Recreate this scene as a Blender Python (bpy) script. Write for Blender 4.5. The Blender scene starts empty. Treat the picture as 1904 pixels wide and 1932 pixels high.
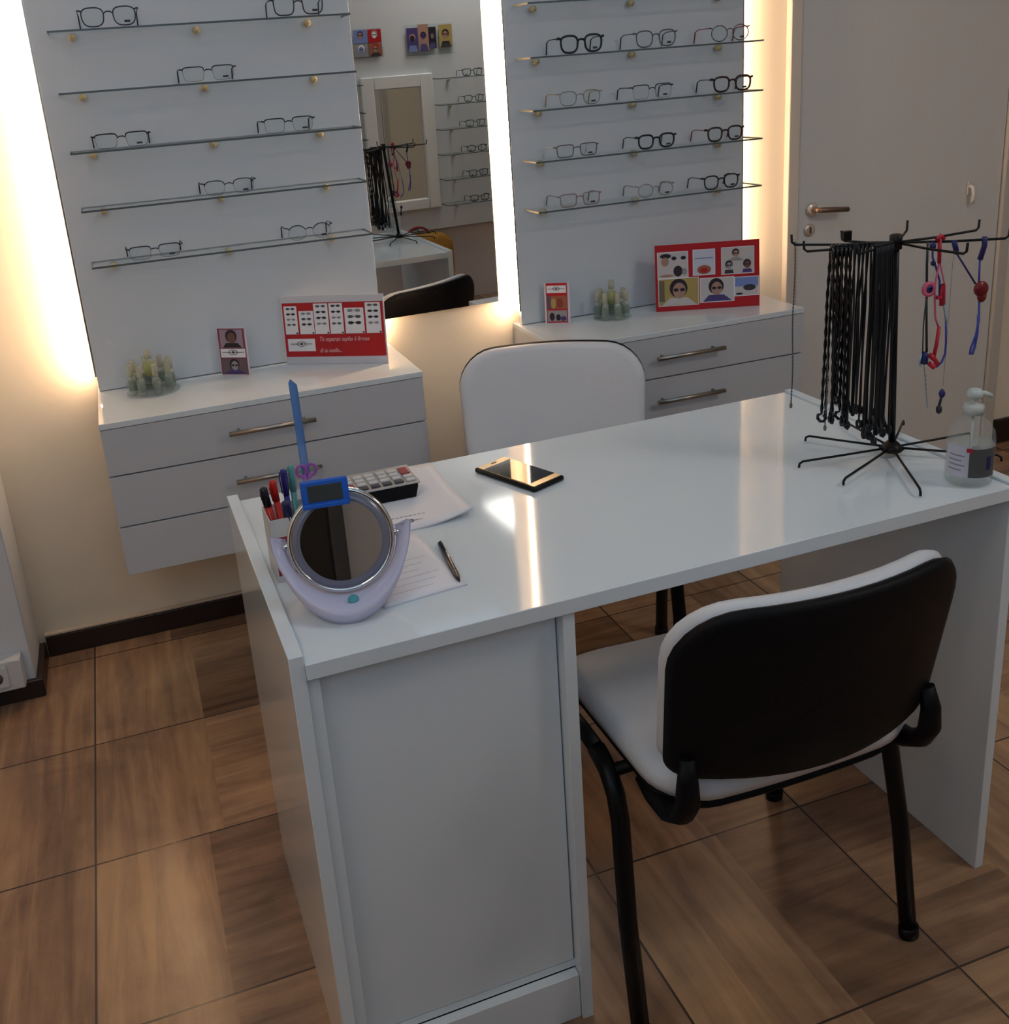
import bpy, bmesh, math, random
from mathutils import Vector, Matrix, Euler

# ---------------------------------------------------------------- camera
S = bpy.context.scene
cd = bpy.data.cameras.new('camera'); cam = bpy.data.objects.new('camera', cd)
S.collection.objects.link(cam); S.camera = cam
R_ = Vector((0.94122097, -0.32953406, -0.07423197)); U_ = Vector((0.17069715, 0.27436949, 0.94635293)); F_ = Vector((0.29148853, 0.90339841, -0.31449284))
cam.matrix_world = Matrix(((R_.x, U_.x, -F_.x, .117), (R_.y, U_.y, -F_.y, -2.7734), (R_.z, U_.z, -F_.z, 1.4396), (0, 0, 0, 1)))
cd.sensor_fit = 'VERTICAL'; cd.sensor_height = 32.0; cd.sensor_width = 32.0
cd.lens = 1956.09 * 32.0 / 1932.0
cd.shift_x = 63.43 / 1932.0; cd.shift_y = -187.22 / 1932.0
cd.clip_start = 0.02

# ---------------------------------------------------------------- world, lights, exposure
W = bpy.data.worlds.new('world'); S.world = W; W.use_nodes = True
W.node_tree.nodes['Background'].inputs[0].default_value = (.8, .9, 1, 1)
W.node_tree.nodes['Background'].inputs[1].default_value = 0.1
S.view_settings.view_transform = 'Standard'; S.view_settings.look = 'None'
S.view_settings.exposure = 0.0; S.view_settings.gamma = 1.0
S.view_settings.use_curve_mapping = False

def area(name, loc, rot, sx, sy, power, col):
    l = bpy.data.lights.new(name, 'AREA'); l.shape = 'RECTANGLE'; l.size = sx; l.size_y = sy
    l.energy = power; l.color = col
    o = bpy.data.objects.new(name, l); S.collection.objects.link(o)
    o.location = loc; o.rotation_euler = rot
    return o
COOL = (.36, .71, 1.0)
area('unseen_ceiling_light', (0.9, -1.35, 2.585), (0, 0, 0), 1.6, .6, 4.4, COOL)
area('unseen_ceiling_light', (-.7, -2.3, 2.585), (0, 0, 0), .6, .6, 5, (1, .80, .60))  # added warm fill to lift the left wall and floor
area('unseen_ceiling_light', (2.5, -2.7, 2.585), (0, 0, 0), .6, .5, 13, (1, .95, .88))  # added fill to brighten the opposite wall
LED = (1.0, .68, .42); LEDP = 115.0
area('front_fill_light', (-.4, -3.12, 1.95), (math.radians(80), 0, 0), 2.0, 1.0, 4.4, (.38, .70, 1.0))  # added cool fill from behind the camera

# ---------------------------------------------------------------- helpers
COL = S.collection
random.seed(7)
def lin(c):
    return tuple(((v / 255.0) / 12.92 if v / 255.0 <= .04045 else (((v / 255.0) + .055) / 1.055) ** 2.4) for v in c)
_M = {}
def mat(name, rgb, rough=.5, metal=0., spec=.5, trans=0., ior=1.45, emit=0., srgb=True, coat=0.):
    if name in _M: return _M[name]
    m = bpy.data.materials.new(name); m.use_nodes = True
    b = m.node_tree.nodes['Principled BSDF']
    c = lin(rgb) if srgb else rgb
    b.inputs['Base Color'].default_value = (*c, 1)
    b.inputs['Roughness'].default_value = rough; b.inputs['Metallic'].default_value = metal
    b.inputs['Specular IOR Level'].default_value = spec
    b.inputs['Transmission Weight'].default_value = trans; b.inputs['IOR'].default_value = ior
    b.inputs['Coat Weight'].default_value = coat
    if emit:
        b.inputs['Emission Color'].default_value = (*c, 1); b.inputs['Emission Strength'].default_value = emit
    _M[name] = m
    return m
def thin_clear(name, tint, opacity, rough=.05):
    """thin clear sheet: mostly straight-through, a little gloss"""
    m = bpy.data.materials.new(name); m.use_nodes = True
    nt = m.node_tree; n = nt.nodes; n.clear()
    out = n.new('ShaderNodeOutputMaterial'); mx = n.new('ShaderNodeMixShader'); tr = n.new('ShaderNodeBsdfTransparent')
    pr = n.new('ShaderNodeBsdfPrincipled'); fr = n.new('ShaderNodeLayerWeight'); ad = n.new('ShaderNodeMath')
    tr.inputs[0].default_value = (*lin(tint), 1)
    pr.inputs['Base Color'].default_value = (*lin(tint), 1); pr.inputs['Roughness'].default_value = rough
    fr.inputs[0].default_value = .25; ad.operation = 'MULTIPLY_ADD'; ad.inputs[1].default_value = .09; ad.inputs[2].default_value = opacity
    ad.use_clamp = True
    nt.links.new(fr.outputs['Fresnel'], ad.inputs[0]); nt.links.new(ad.outputs[0], mx.inputs[0])
    nt.links.new(tr.outputs[0], mx.inputs[1]); nt.links.new(pr.outputs[0], mx.inputs[2]); nt.links.new(mx.outputs[0], out.inputs[0])
    _M[name] = m
    return m
def noisy(name, rgb, rough, amt, scale, spec=.5, bump=0., stretch=(1, 1, 1)):
    """plain colour with a faint procedural mottle in colour / bump"""
    m = mat(name, rgb, rough, spec=spec); nt = m.node_tree; b = nt.nodes['Principled BSDF']
    tc = nt.nodes.new('ShaderNodeTexCoord'); mp = nt.nodes.new('ShaderNodeMapping'); ns = nt.nodes.new('ShaderNodeTexNoise')
    mp.inputs['Scale'].default_value = stretch; ns.inputs['Scale'].default_value = scale; ns.inputs['Detail'].default_value = 4
    nt.links.new(tc.outputs['Object'], mp.inputs[0]); nt.links.new(mp.outputs[0], ns.inputs[0])
    mx = nt.nodes.new('ShaderNodeMix'); mx.data_type = 'RGBA'
    c = lin(rgb)
    mx.inputs['A'].default_value = (*[v * (1 - amt) for v in c], 1); mx.inputs['B'].default_value = (*[min(1, v * (1 + amt)) for v in c], 1)
    nt.links.new(ns.outputs[0], mx.inputs['Factor']); nt.links.new(mx.outputs['Result'], b.inputs['Base Color'])
    if bump:
        bp = nt.nodes.new('ShaderNodeBump'); bp.inputs['Strength'].default_value = bump; bp.inputs['Distance'].default_value = .002
        nt.links.new(ns.outputs[0], bp.inputs['Height']); nt.links.new(bp.outputs[0], b.inputs['Normal'])
    return m

class MB:
    """mesh builder with material slots"""
    def __init__(s): s.bm = bmesh.new(); s.mats = []; s.cur = 0
    def use(s, m):
        if m not in s.mats: s.mats.append(m)
        s.cur = s.mats.index(m); return s
    def _tag(s, faces, smooth=False):
        for f in faces: f.material_index = s.cur; f.smooth = smooth
    def box(s, x0, x1, y0, y1, z0, z1, bev=0., M=None, seg=2):
        vs = [s.bm.verts.new((x, y, z)) for x in (x0, x1) for y in (y0, y1) for z in (z0, z1)]
        q = [(0, 1, 3, 2), (4, 6, 7, 5), (0, 4, 5, 1), (2, 3, 7, 6), (0, 2, 6, 4), (1, 5, 7, 3)]
        fs = [s.bm.faces.new([vs[i] for i in f]) for f in q]
        s._tag(fs)
        if bev > 0:
            es = list({e for f in fs for e in f.edges})
            r = bmesh.ops.bevel(s.bm, geom=es, offset=bev, segments=seg, affect='EDGES', profile=.5)
            s._tag(r['faces'], True)
            vs = list({v for f in r['faces'] for v in f.verts} | {v for v in vs if v.is_valid})
        if M is not None: bmesh.ops.transform(s.bm, matrix=M, verts=[v for v in vs if v.is_valid])
        return s
    def tube(s, pts, r, n=10, closed=False, caps=True, sx=1., flat=None):
        """sweep circle (or ellipse: sx scales along 'flat' axis) along pts; r number or list"""
        pts = [Vector(p) for p in pts]; N = len(pts)
        rr = r if isinstance(r, (list, tuple)) else [r] * N
        rings = []; prev = None
        for i, p in enumerate(pts):
            if closed: t = pts[(i + 1) % N] - pts[i - 1]
            else: t = (pts[min(i + 1, N - 1)] - pts[max(i - 1, 0)])
            if t.length < 1e-9: t = Vector((0, 0, 1))
            t.normalize()
            if flat is not None:
                a = Vector(flat); a = a - t * a.dot(t)
                if a.length < 1e-6: a = t.orthogonal()
            elif prev is None: a = t.orthogonal()
            else:
                a = prev - t * prev.dot(t)
                if a.length < 1e-6: a = t.orthogonal()
            a.normalize(); prev = a; b = t.cross(a)
            rings.append([s.bm.verts.new(p + a * math.cos(2 * math.pi * k / n) * rr[i] * sx + b * math.sin(2 * math.pi * k / n) * rr[i]) for k in range(n)])
        fs = []
        for i in range(N if closed else N - 1):
            A = rings[i]; B = rings[(i + 1) % N]
            for k in range(n): fs.append(s.bm.faces.new((A[k], A[(k + 1) % n], B[(k + 1) % n], B[k])))
        s._tag(fs, True)
        if caps and not closed:
            s._tag([s.bm.faces.new(rings[0][::-1]), s.bm.faces.new(rings[-1])])
        return s
    def lathe(s, prof, c=(0, 0, 0), n=24, M=None, sxy=(1, 1)):
        """prof: list of (r, z); revolve about z at c"""
        rings = []; new = []
        for r, z in prof:
            if r < 1e-6: v = [s.bm.verts.new((c[0], c[1], c[2] + z))]
            else: v = [s.bm.verts.new((c[0] + r * sxy[0] * math.cos(2 * math.pi * k / n), c[1] + r * sxy[1] * math.sin(2 * math.pi * k / n), c[2] + z)) for k in range(n)]
            rings.append(v); new += v
        fs = []
        for A, B in zip(rings, rings[1:]):
            for k in range(n):
                a0 = A[k % len(A)]; a1 = A[(k + 1) % len(A)]; b0 = B[k % len(B)]; b1 = B[(k + 1) % len(B)]
                l = []
                for v in (a0, a1, b1, b0):
                    if v not in l: l.append(v)
                if len(l) > 2: fs.append(s.bm.faces.new(l))
        s._tag(fs, True)
        if M is not None: bmesh.ops.transform(s.bm, matrix=M, verts=new)
        return s
    def prism(s, pts, th, M=None, smooth=False):
        """outline in local xz (front at y=-th/2), extruded along y"""
        a = [s.bm.verts.new((x, -th / 2, z)) for x, z in pts]; b = [s.bm.verts.new((x, th / 2, z)) for x, z in pts]
        n = len(pts); s._tag([s.bm.faces.new(a), s.bm.faces.new(b[::-1])])
        s._tag([s.bm.faces.new((a[i], b[i], b[(i + 1) % n], a[(i + 1) % n])) for i in range(n)], smooth)
        if M is not None: bmesh.ops.transform(s.bm, matrix=M, verts=a + b)
        return s
    def grid(s, P, close_u=False):
        """P[i][j] vectors -> quad surface"""
        V = [[s.bm.verts.new(p) for p in row] for row in P]; fs = []
        for i in range(len(V) - 1):
            for j in range(len(V[0]) - (0 if close_u else 1)):
                fs.append(s.bm.faces.new((V[i][j], V[i][(j + 1) % len(V[0])], V[i + 1][(j + 1) % len(V[0])], V[i + 1][j])))
        s._tag(fs, True); return s
    def build(s, name, m=None, parent=None, loc=None, rot=None, recalc=True):
        if recalc: bmesh.ops.recalc_face_normals(s.bm, faces=s.bm.faces[:])
        me = bpy.data.meshes.new(name); s.bm.to_mesh(me); s.bm.free()
        for mm in (s.mats if s.mats else [m]): me.materials.append(mm)
        o = bpy.data.objects.new(name, me); COL.objects.link(o)
        if parent: o.parent = parent
        if loc: o.location = loc
        if rot: o.rotation_euler = rot
        return o
def tag(o, label, cat, group=None):
    o['label'] = label; o['category'] = cat
    if group: o['group'] = group
    return o
def thing(name, label, cat, loc=(0, 0, 0), rz=0., group=None, rot=None):
    o = bpy.data.objects.new(name, None); o.empty_display_size = .05; COL.objects.link(o)
    o.location = loc; o.rotation_euler = rot if rot else (0, 0, rz)
    return tag(o, label, cat, group)
def struct(o): o['kind'] = 'structure'; return o
def dup(root, loc=None, rz=None, label=None, group=None):
    r = root.copy(); COL.objects.link(r)
    if loc is not None: r.location = loc
    if rz is not None: r.rotation_euler = (0, 0, rz)
    if label: r['label'] = label
    if group: r['group'] = group
    for ch in list(root.children):
        c = ch.copy(); COL.objects.link(c); c.parent = r
        for g in list(ch.children):
            d = g.copy(); COL.objects.link(d); d.parent = c
    return r
def text_mesh(name, body, size, m, parent, loc, rot, shear=0., sx=1.):
    cu = bpy.data.curves.new('lettering', 'FONT'); cu.body = body; cu.size = size; cu.shear = shear; cu.extrude = .0002
    t = bpy.data.objects.new('lettering', cu); COL.objects.link(t)
    bpy.context.view_layer.update()
    me = bpy.data.meshes.new_from_object(t.evaluated_get(bpy.context.evaluated_depsgraph_get()))
    bpy.data.objects.remove(t); bpy.data.curves.remove(cu)
    me.materials.clear(); me.materials.append(m)
    o = bpy.data.objects.new(name, me); COL.objects.link(o); o.parent = parent; o.location = loc; o.rotation_euler = rot; o.scale = (sx, 1, 1)
    return o

# ---------------------------------------------------------------- materials
wall_m = noisy('wall paint', (242, 228, 206), .6, .03, 3, bump=.05)
wallr_m = noisy('far wall paint', (205, 200, 200), .6, .03, 3)
ceil_m = mat('ceiling paint', (235, 235, 232), .8)
base_m = noisy('dark baseboard', (38, 24, 18), .35, .2, 30, stretch=(1, 8, 8))
door_m = noisy('door laminate', (222, 218, 213), .45, .03, 40, stretch=(6, 6, .3))
white_m = noisy('white melamine', (222, 229, 234), .07, .012, 6, spec=.6)
front_m = noisy('grey melamine', (196, 197, 202), .35, .015, 8)
panel_m = noisy('panel laminate', (210, 215, 222), .32, .015, 2)
steel_m = mat('brushed steel', (170, 165, 158), .32, 1.)
chrome_m = mat('chrome', (225, 222, 218), .08, 1.)
mirror_m = mat('mirror silver', (228, 230, 228), .0, 1.)
black_m = mat('black metal', (9, 9, 11), .4, spec=.3)
blackpl_m = noisy('black plastic', (8, 8, 12), .55, .15, 120, spec=.22, bump=.25)
vinyl_m = noisy('white vinyl', (216, 217, 222), .42, .02, 90, bump=.12)
led_m = bpy.data.materials.new('led strip'); led_m.use_nodes = True
_b = led_m.node_tree.nodes['Principled BSDF']; _b.inputs['Emission Color'].default_value = (*LED, 1); _b.inputs['Emission Strength'].default_value = LEDP
edge_m = mat('glass edge', (88, 96, 98), .25)
edge_y = mat('cream glass edge', (205, 190, 150), .3)
clear_m = thin_clear('clear acrylic', (250, 252, 252), .015)
lens_m = thin_clear('lens', (250, 252, 252), .004)
brass_m = mat('pale brass knob', (196, 180, 142), .35, .4)
red_m = mat('card red', (176, 22, 32), .45); paper_m = mat('paper white', (232, 230, 236), .6)
ink_m = mat('ink dark', (50, 48, 60), .6)

led2_m = led_m.copy(); led2_m.name = 'led strip dim'; led2_m.node_tree.nodes['Principled BSDF'].inputs['Emission Strength'].default_value = LEDP * .42
# ---------------------------------------------------------------- floor
def floor_material():
    m = bpy.data.materials.new('wood look tiles'); m.use_nodes = True; nt = m.node_tree; n = nt.nodes; L = nt.links
    b = n['Principled BSDF']; b.inputs['Roughness'].default_value = .2; b.inputs['Specular IOR Level'].default_value = .5
    def mth(op, a, c=None, d=None, clamp=False):
        k = n.new('ShaderNodeMath'); k.operation = op; k.use_clamp = clamp
        for i, v in enumerate((a, c, d)):
            if v is None: continue
            if isinstance(v, (int, float)): k.inputs[i].default_value = v
            else: L.new(v, k.inputs[i])
        return k.outputs[0]
    geo = n.new('ShaderNodeNewGeometry'); sp = n.new('ShaderNodeSeparateXYZ'); L.new(geo.outputs['Position'], sp.inputs[0])
    X = mth('DIVIDE', mth('ADD', sp.outputs[0], .137), .4455); Y = mth('DIVIDE', mth('ADD', sp.outputs[1], 1.761 + .4215 * 0), .4215)
    cx = mth('FLOOR', X); cy = mth('FLOOR', Y); fx = mth('SUBTRACT', X, cx); fy = mth('SUBTRACT', Y, cy)
    def wn(v1, v2, v3=0.):
        c = n.new('ShaderNodeCombineXYZ'); 
        for i, v in enumerate((v1, v2, v3)):
            if isinstance(v, (int, float)): c.inputs[i].default_value = v
            else: L.new(v, c.inputs[i])
        w = n.new('ShaderNodeTexWhiteNoise'); w.noise_dimensions = '3D'; L.new(c.outputs[0], w.inputs[0]); return w.outputs['Value']
    rnd = wn(cx, cy, 1.5)
    split = mth('ADD', mth('MULTIPLY', rnd, .2), .4)
    right = mth('ABSOLUTE', mth('SUBTRACT', mth('GREATER_THAN', fx, split), mth('FLOORED_MODULO', cx, 2.)))              # 1 -> boards running across
    # rows of the cross boards / columns of the upright boards
    rows = mth('FLOOR', mth('MULTIPLY', fy, 2.999)); cols = mth('FLOOR', mth('MULTIPLY', fx, 4.0))
    idA = wn(mth('ADD', mth('MULTIPLY', cx, 7.3), cols), cy, 3.); idB = wn(cx, mth('ADD', mth('MULTIPLY', cy, 5.1), rows), 9.)
    def mixf(f, a, c):
        k = n.new('ShaderNodeMix'); k.data_type = 'FLOAT'; L.new(f, k.inputs['Factor'])
        for nm, v in (('A', a), ('B', c)):
            if isinstance(v, (int, float)): k.inputs[nm].default_value = v
            else: L.new(v, k.inputs[nm])
        return k.outputs['Result']
    pid = mixf(right, mth('MULTIPLY_ADD', idA, .35, mth('MULTIPLY_ADD', mth('FLOORED_MODULO', cx, 2.), -.22, .40)), mth('MULTIPLY_ADD', idB, .5, .08))
    def grain(sx, sy):
        mp = n.new('ShaderNodeMapping'); mp.inputs['Scale'].default_value = (sx, sy, 1); L.new(geo.outputs['Position'], mp.inputs[0])
        ns = n.new('ShaderNodeTexNoise'); ns.inputs['Scale'].default_value = 1.; ns.inputs['Detail'].default_value = 6; ns.inputs['Roughness'].default_value = .6
        ns.inputs['Distortion'].default_value = .6
        L.new(mp.outputs[0], ns.inputs[0]); return ns.outputs[0]
    g = mixf(right, grain(26, 2.4), grain(2.4, 26)); cl = grain(3.2, 3.2)
    t = mth('ADD', mth('MULTIPLY_ADD', pid, .62, .08), mth('ADD', mth('MULTIPLY_ADD', g, .8, -.38), mth('MULTIPLY_ADD', cl, .7, -.32)))
    cr = n.new('ShaderNodeValToRGB'); L.new(t, cr.inputs[0])
    e = cr.color_ramp.elements; e[0].position = 0.; e[0].color = (*lin((86, 66, 52)), 1); e[1].position = 1.; e[1].color = (*lin((222, 182, 140)), 1)
    k = cr.color_ramp.elements.new(.35); k.color = (*lin((142, 110, 86)), 1); k = cr.color_ramp.elements.new(.65); k.color = (*lin((184, 146, 110)), 1)
    # grout
    gx = mth('MINIMUM', fx, mth('SUBTRACT', 1., fx)); gy = mth('MINIMUM', fy, mth('SUBTRACT', 1., fy))
    gr = mth('LESS_THAN', mth('MINIMUM', gx, gy), .0048)
    mx = n.new('ShaderNodeMix'); mx.data_type = 'RGBA'; L.new(gr, mx.inputs['Factor']); L.new(cr.outputs[0], mx.inputs['A']); mx.inputs['B'].default_value = (*lin((70, 56, 48)), 1)
    L.new(mx.outputs['Result'], b.inputs['Base Color'])
    L.new(mth('MULTIPLY_ADD', g, .14, .13), b.inputs['Roughness'])
    bp = n.new('ShaderNodeBump'); bp.inputs['Strength'].default_value = .25; bp.inputs['Distance'].default_value = .001; L.new(mth('SUBTRACT', 1., gr), bp.inputs['Height']); L.new(bp.outputs[0], b.inputs['Normal'])
    return m
XL, XR, YF, ZC = -1.7, 4.4, -3.2, 2.6
struct(MB().box(XL - .1, XR + .1, YF - .1, .1, -.1, 0).build('floor', floor_material()))
struct(MB().box(XL - .1, XR + .1, YF - .1, .1, ZC, ZC + .1).build('ceiling', ceil_m))
struct(MB().box(XL - .1, XR + .1, 0, .1, 0, ZC).build('wall_back', wall_m))
struct(MB().box(XL - .1, XL, YF, 0, 0, ZC).build('wall_left', wall_m))
struct(MB().box(XR, XR + .1, YF, 0, 0, ZC).build('wall_right', wallr_m))
struct(MB().box(XL - .1, XR + .1, YF - .1, YF, 0, ZC).build('wall_front', wallr_m))
wn = struct(MB().box(-1.5, .7, YF - .01, YF + .01, 1.4, 2.5).build('added_window_1', mat('added glowing pane', (190, 215, 240), .5, emit=.5)))  # invented window with a glowing pane, added to go with the front fill
wf = MB()
for x in (-1.53, -.42, .67): wf.box(x, x + .06, YF, YF + .035, 1.35, 2.53)
wf.box(-1.53, .73, YF, YF + .035, 1.35, 1.41).box(-1.53, .73, YF, YF + .035, 2.47, 2.53).build('added_window_frame', white_m, wn)
struct(MB().box(XL, -.272, -.2, 0, 0, ZC, .003).build('wall_pier', mat('pier paint', (208, 210, 214), .6)))
bb = struct(MB().box(-.255, 2.08, -.016, 0, 0, .060, .003).build('baseboard_back', base_m))
MB().box(-.257, 2.08, -.013, 0, .0602, .068, .002).build('baseboard_cap', mat('cream cap', (214, 196, 174), .4), bb)
struct(MB().box(XL, -.255, -.216, -.2, 0, .05, .003).box(-.272, -.256, -.2, -.017, 0, .05, .003).build('baseboard_pier', base_m))
struct(MB().box(3.0, XR, -.016, 0, .0, .09, .003).build('baseboard_right', base_m))
# unseen ceiling plates above the area lights, the last two above added fills
for i, (x, y, sx, sy) in enumerate(((.9, -1.35, 1.7, .7), (-.7, -2.3, .7, .7), (2.5, -2.7, .7, .6))):
    struct(MB().box(x - sx / 2, x + sx / 2, y - sy / 2, y + sy / 2, ZC - .012, ZC).build('trim_%d' % (i + 1), ceil_m))

# ---------------------------------------------------------------- door
dr = struct(MB().box(2.125, 2.93, -.012, -.002, .008, 2.1, .002).build('door_1', door_m))
for x0, x1, z0, z1 in ((2.082, 2.122, 0, 2.15), (2.933, 2.975, 0, 2.15), (2.122, 2.933, 2.105, 2.15)):
    MB().box(x0, x1, -.026, 0, z0, z1, .003).build('door_frame', mat('frame paint', (204, 196, 186), .5), dr)
h = MB().use(mat('handle white metal', (228, 216, 204), .25, .6)); R90 = Matrix.Rotation(math.radians(90), 4, 'X')
h.lathe([(0, .0), (.02, 0), (.022, .006), (.016, .012), (0, .012)], M=Matrix.Translation((2.178, -.012, .942)) @ R90)
h.use(mat('lever bronze', (120, 100, 86), .35, .7)).tube([(2.178, -.02, .942), (2.178, -.05, .942), (2.19, -.056, .942), (2.24, -.056, .938), (2.285, -.054, .934)], [.008, .008, .009, .009, .008])
h.build('door_handle', None, dr)
k = MB().use(_M['handle white metal']).lathe([(0, 0), (.019, 0), (.02, .005), (.012, .008), (0, .008)], M=Matrix.Translation((2.172, -.012, .878)) @ R90)
k.use(_M['lever bronze']).box(2.169, 2.175, -.022, -.019, .868, .888)
k.build('keyhole_plate', None, dr)
hk = MB().box(2.785, 2.803, -.018, -.012, .92, .965, .003).tube([(2.794, -.018, .95), (2.794, -.032, .945), (2.795, -.036, .925), (2.796, -.034, .905), (2.797, -.028, .895)], .0065)
tag(hk.build('coat_hook', mat('hook white', (226, 218, 208), .4)), 'small white coat hook fixed to the grey door', 'hook')

# floor trunking box with socket at the pier foot
tr = MB().box(-.95, -.292, -.245, -.2, .052, .135, .004).build('cable_trunking', mat('trunking', (206, 204, 206), .45))
tag(tr, 'white cable trunking with a socket above the dark baseboard at far left', 'trunking')
so = MB().use(_M['trunking']).box(-.385, -.325, -.249, -.245, .064, .124, .004)
so.use(mat('socket hole', (90, 88, 88), .6)).lathe([(0, 0), (.017, 0), (.017, .001), (0, .001)], M=Matrix.Translation((-.355, -.249, .094)) @ R90)
for dx in (-.006, .006): so.lathe([(0, 0), (.003, 0), (.003, .003), (0, .003)], M=Matrix.Translation((-.355 + dx, -.2495, .094)) @ R90)
so.build('socket', None, tr)

# ---------------------------------------------------------------- display panels, mirror, light strips
PT = .045
pl = MB().box(.005, .759, -PT, -PT + .018, .727, 2.5, .001).build('display_panel', panel_m)
tag(pl, 'tall grey white display panel with sparse glasses, left of the wall mirror', 'panel')
pr = MB().box(1.173, 1.905, -PT, -PT + .018, .727, 2.5, .001).build('display_panel', panel_m)
tag(pr, 'tall grey white display panel with full rows of glasses, right of the bright strip', 'panel')
for p, xs in ((pl, (.12, .64)), (pr, (1.29, 1.78))):
    for x in xs: MB().box(x - .02, x + .02, -PT + .018, 0, .8, 2.4).build('mounting_batten', white_m, p)
wm = thing('wall_mirror', 'tall frameless wall mirror between the two display panels', 'mirror', (.764, -.022, .806), rot=(math.radians(.8), 0, math.radians(2.1)))
MB().box(-.004, .356, 0, .004, -.009, 1.7, .0).build('mirror_glass', mirror_m, wm)
MB().box(.03, .3, .004, .010, .05, 1.6).build('backing_board', white_m, wm)
for x0, x1, y0, y1, lab in ((.0015, .0045, -.043, -.029, 'warm light strip along the left edge of the left display panel'), (.735, .745, -.0268, -.019, 'warm light strip behind the right edge of the left display panel'),
                (1.1695, 1.1725, -.043, -.029, 'warm light strip along the left edge of the right display panel'), (1.9055, 1.9085, -.043, -.029, 'warm light strip along the right edge of the right display panel')):
    o = MB().box(x0, x1, y0, y1, .765, 2.45).build('light_strip', led2_m if x0 > 1.5 else led_m)
    MB().box(x0 - .0008, x1 + .0008, y0 - .0012, y0 - .0002, .765, 2.45).build('forward_light_shield', steel_m, o)  # added shield that keeps the strip from shining forward into the room
    tag(o, lab, 'light strip', 'light strips behind the panels')

# ---------------------------------------------------------------- shelves
SZ = [1.588, 1.455, 1.322, 1.189, 1.056]
def shelf(x0, w, z, lab, grp, y=-PT, dirn=-1, edge=edge_m):
    t = thing('glass_shelf', lab, 'shelf', (x0, y, z), 0 if dirn < 0 else math.pi, grp)
    g = MB().use(clear_m).box(0, w, -.1, 0, -.004, 0)
    for f in g.bm.faces:
        if abs(f.normal.z) < .5 or True:
            pass
    g.bm.normal_update()
    g.use(edge_m)
    g.box(0, w, -.1015, -.1, -.0042, .0002)
    g.use(edge).box(-.0015, 0, -.1, 0, -.0042, .0002).box(w, w + .0015, -.1, 0, -.0042, .0002)
    g.build('glass_plate', None, t)
    for fx in (.07, .48, .87):
        MB().lathe([(0, 0), (.007, 0), (.0085, .006), (.0085, .02), (.006, .024), (0, .024)], n=14, M=Matrix.Translation((w * fx, 0, -.0125)) @ R90).build('support_knob', brass_m, t)
    return t
ordn = ['highest', 'second highest', 'middle', 'second lowest', 'lowest']
for i, z in enumerate(SZ):
    shelf(.047, .69, z, '%s clear shelf in view on the left display panel' % ordn[i], 'clear shelves on the left panel')
    shelf(1.203, .703, z, '%s clear shelf in view on the right display panel' % ordn[i], 'clear shelves on the right panel', edge=edge_y)

# ---------------------------------------------------------------- eyeglasses
def lens_outline(kind, w, h, n=28):
    """closed outline (x,z) around 0"""
    P = []
    for k in range(n):
        a = 2 * math.pi * k / n; c, s_ = math.cos(a), math.sin(a)
        e = {'rect': .42, 'round': 1., 'panto': .72, 'cat': .6}[kind]
        x = math.copysign(abs(c) ** e, c) * w / 2; z = math.copysign(abs(s_) ** e, s_) * h / 2
        if kind in ('rect', 'cat', 'panto'): x *= 1 - .16 * (.5 - z / h)
        if kind == 'cat' and z > 0: z += .12 * h * (abs(x) / (w / 2)) * .5
        P.append((x, z))
    return P
GL = []
def glasses(x, z, kind, cf, ct, thick, lab, grp, h=.036, w=.052, semi=False, y=-PT, rz=0., lipc=True, sticker=True, tl=.1):
    """front stands at the shelf edge, arms run back to the panel"""
    t = thing('eyeglasses', lab, 'eyeglasses', (x, y, z), rz, grp)
    yf = -.092; zc = h / 2 + .0035
    fr = MB().use(cf)
    for s_ in (-1, 1):
        ox = s_ * (w / 2 + .0085)
        out = [(ox + px, yf, zc + pz) for px, pz in lens_outline(kind, w, h)]
        thick = thick * 1.12 + .0002 if s_ < 0 else thick
        if semi:   # browline: only the upper run of the rim
            top = [p for p in out if p[2] > zc + h * .12]; top.sort(key=lambda p: p[0])
            fr.tube(top, thick, n=6)
            low = out
            fr.tube(low, .0005, n=4, closed=True)
        else: fr.tube(out, thick, n=6, closed=True)
        # end piece
        fr.tube([(s_ * (w + .006), yf, zc + h * .33), (s_ * (w + .0125), yf + .001, zc + h * .38), (s_ * (w + .0145), yf + .007, zc + h * .36)], max(thick * 1.25, .0015), n=6)
    fr.tube([(-.0095, yf, zc + h * .18), (-.004, yf - .001, zc + h * .27), (.004, yf - .001, zc + h * .27), (.0095, yf, zc + h * .18)], max(thick, .0011), n=6)
    fr.build('frame_front', None, t)
    for s_ in (-1, 1):
        ox = s_ * (w / 2 + .0085)
        ln = MB().use(lens_m)
        ln.prism([(px * .97, pz * .97) for px, pz in lens_outline(kind, w, h)], .0008, M=Matrix.Translation((ox, yf, zc)))
        if sticker and s_ > 0: ln.use(ink_m).box(ox - .002, ox + .011, yf - .001, yf - .0006, zc - h * .36, zc - h * .23)
        ln.build('lens', None, t)
        xe = s_ * (w + .0145)
        pts = [(xe, yf + .006, zc + h * .36), (xe, yf + .03, zc + h * .37), (xe * .985, yf + .062, zc + h * .35), (xe * .975, yf + .078, zc + h * .2), (xe * .97, yf + .086, .003)]
        MB().use(ct).tube(pts, [.0013, .0013, .0014, .0018, .0018], n=6).build('temple', None, t)
    return t
blk = mat('frame black', (22, 22, 28), .3); dgr = mat('frame dark grey', (52, 52, 60), .3, .2); navy = mat('frame navy', (34, 38, 66), .3)
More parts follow.
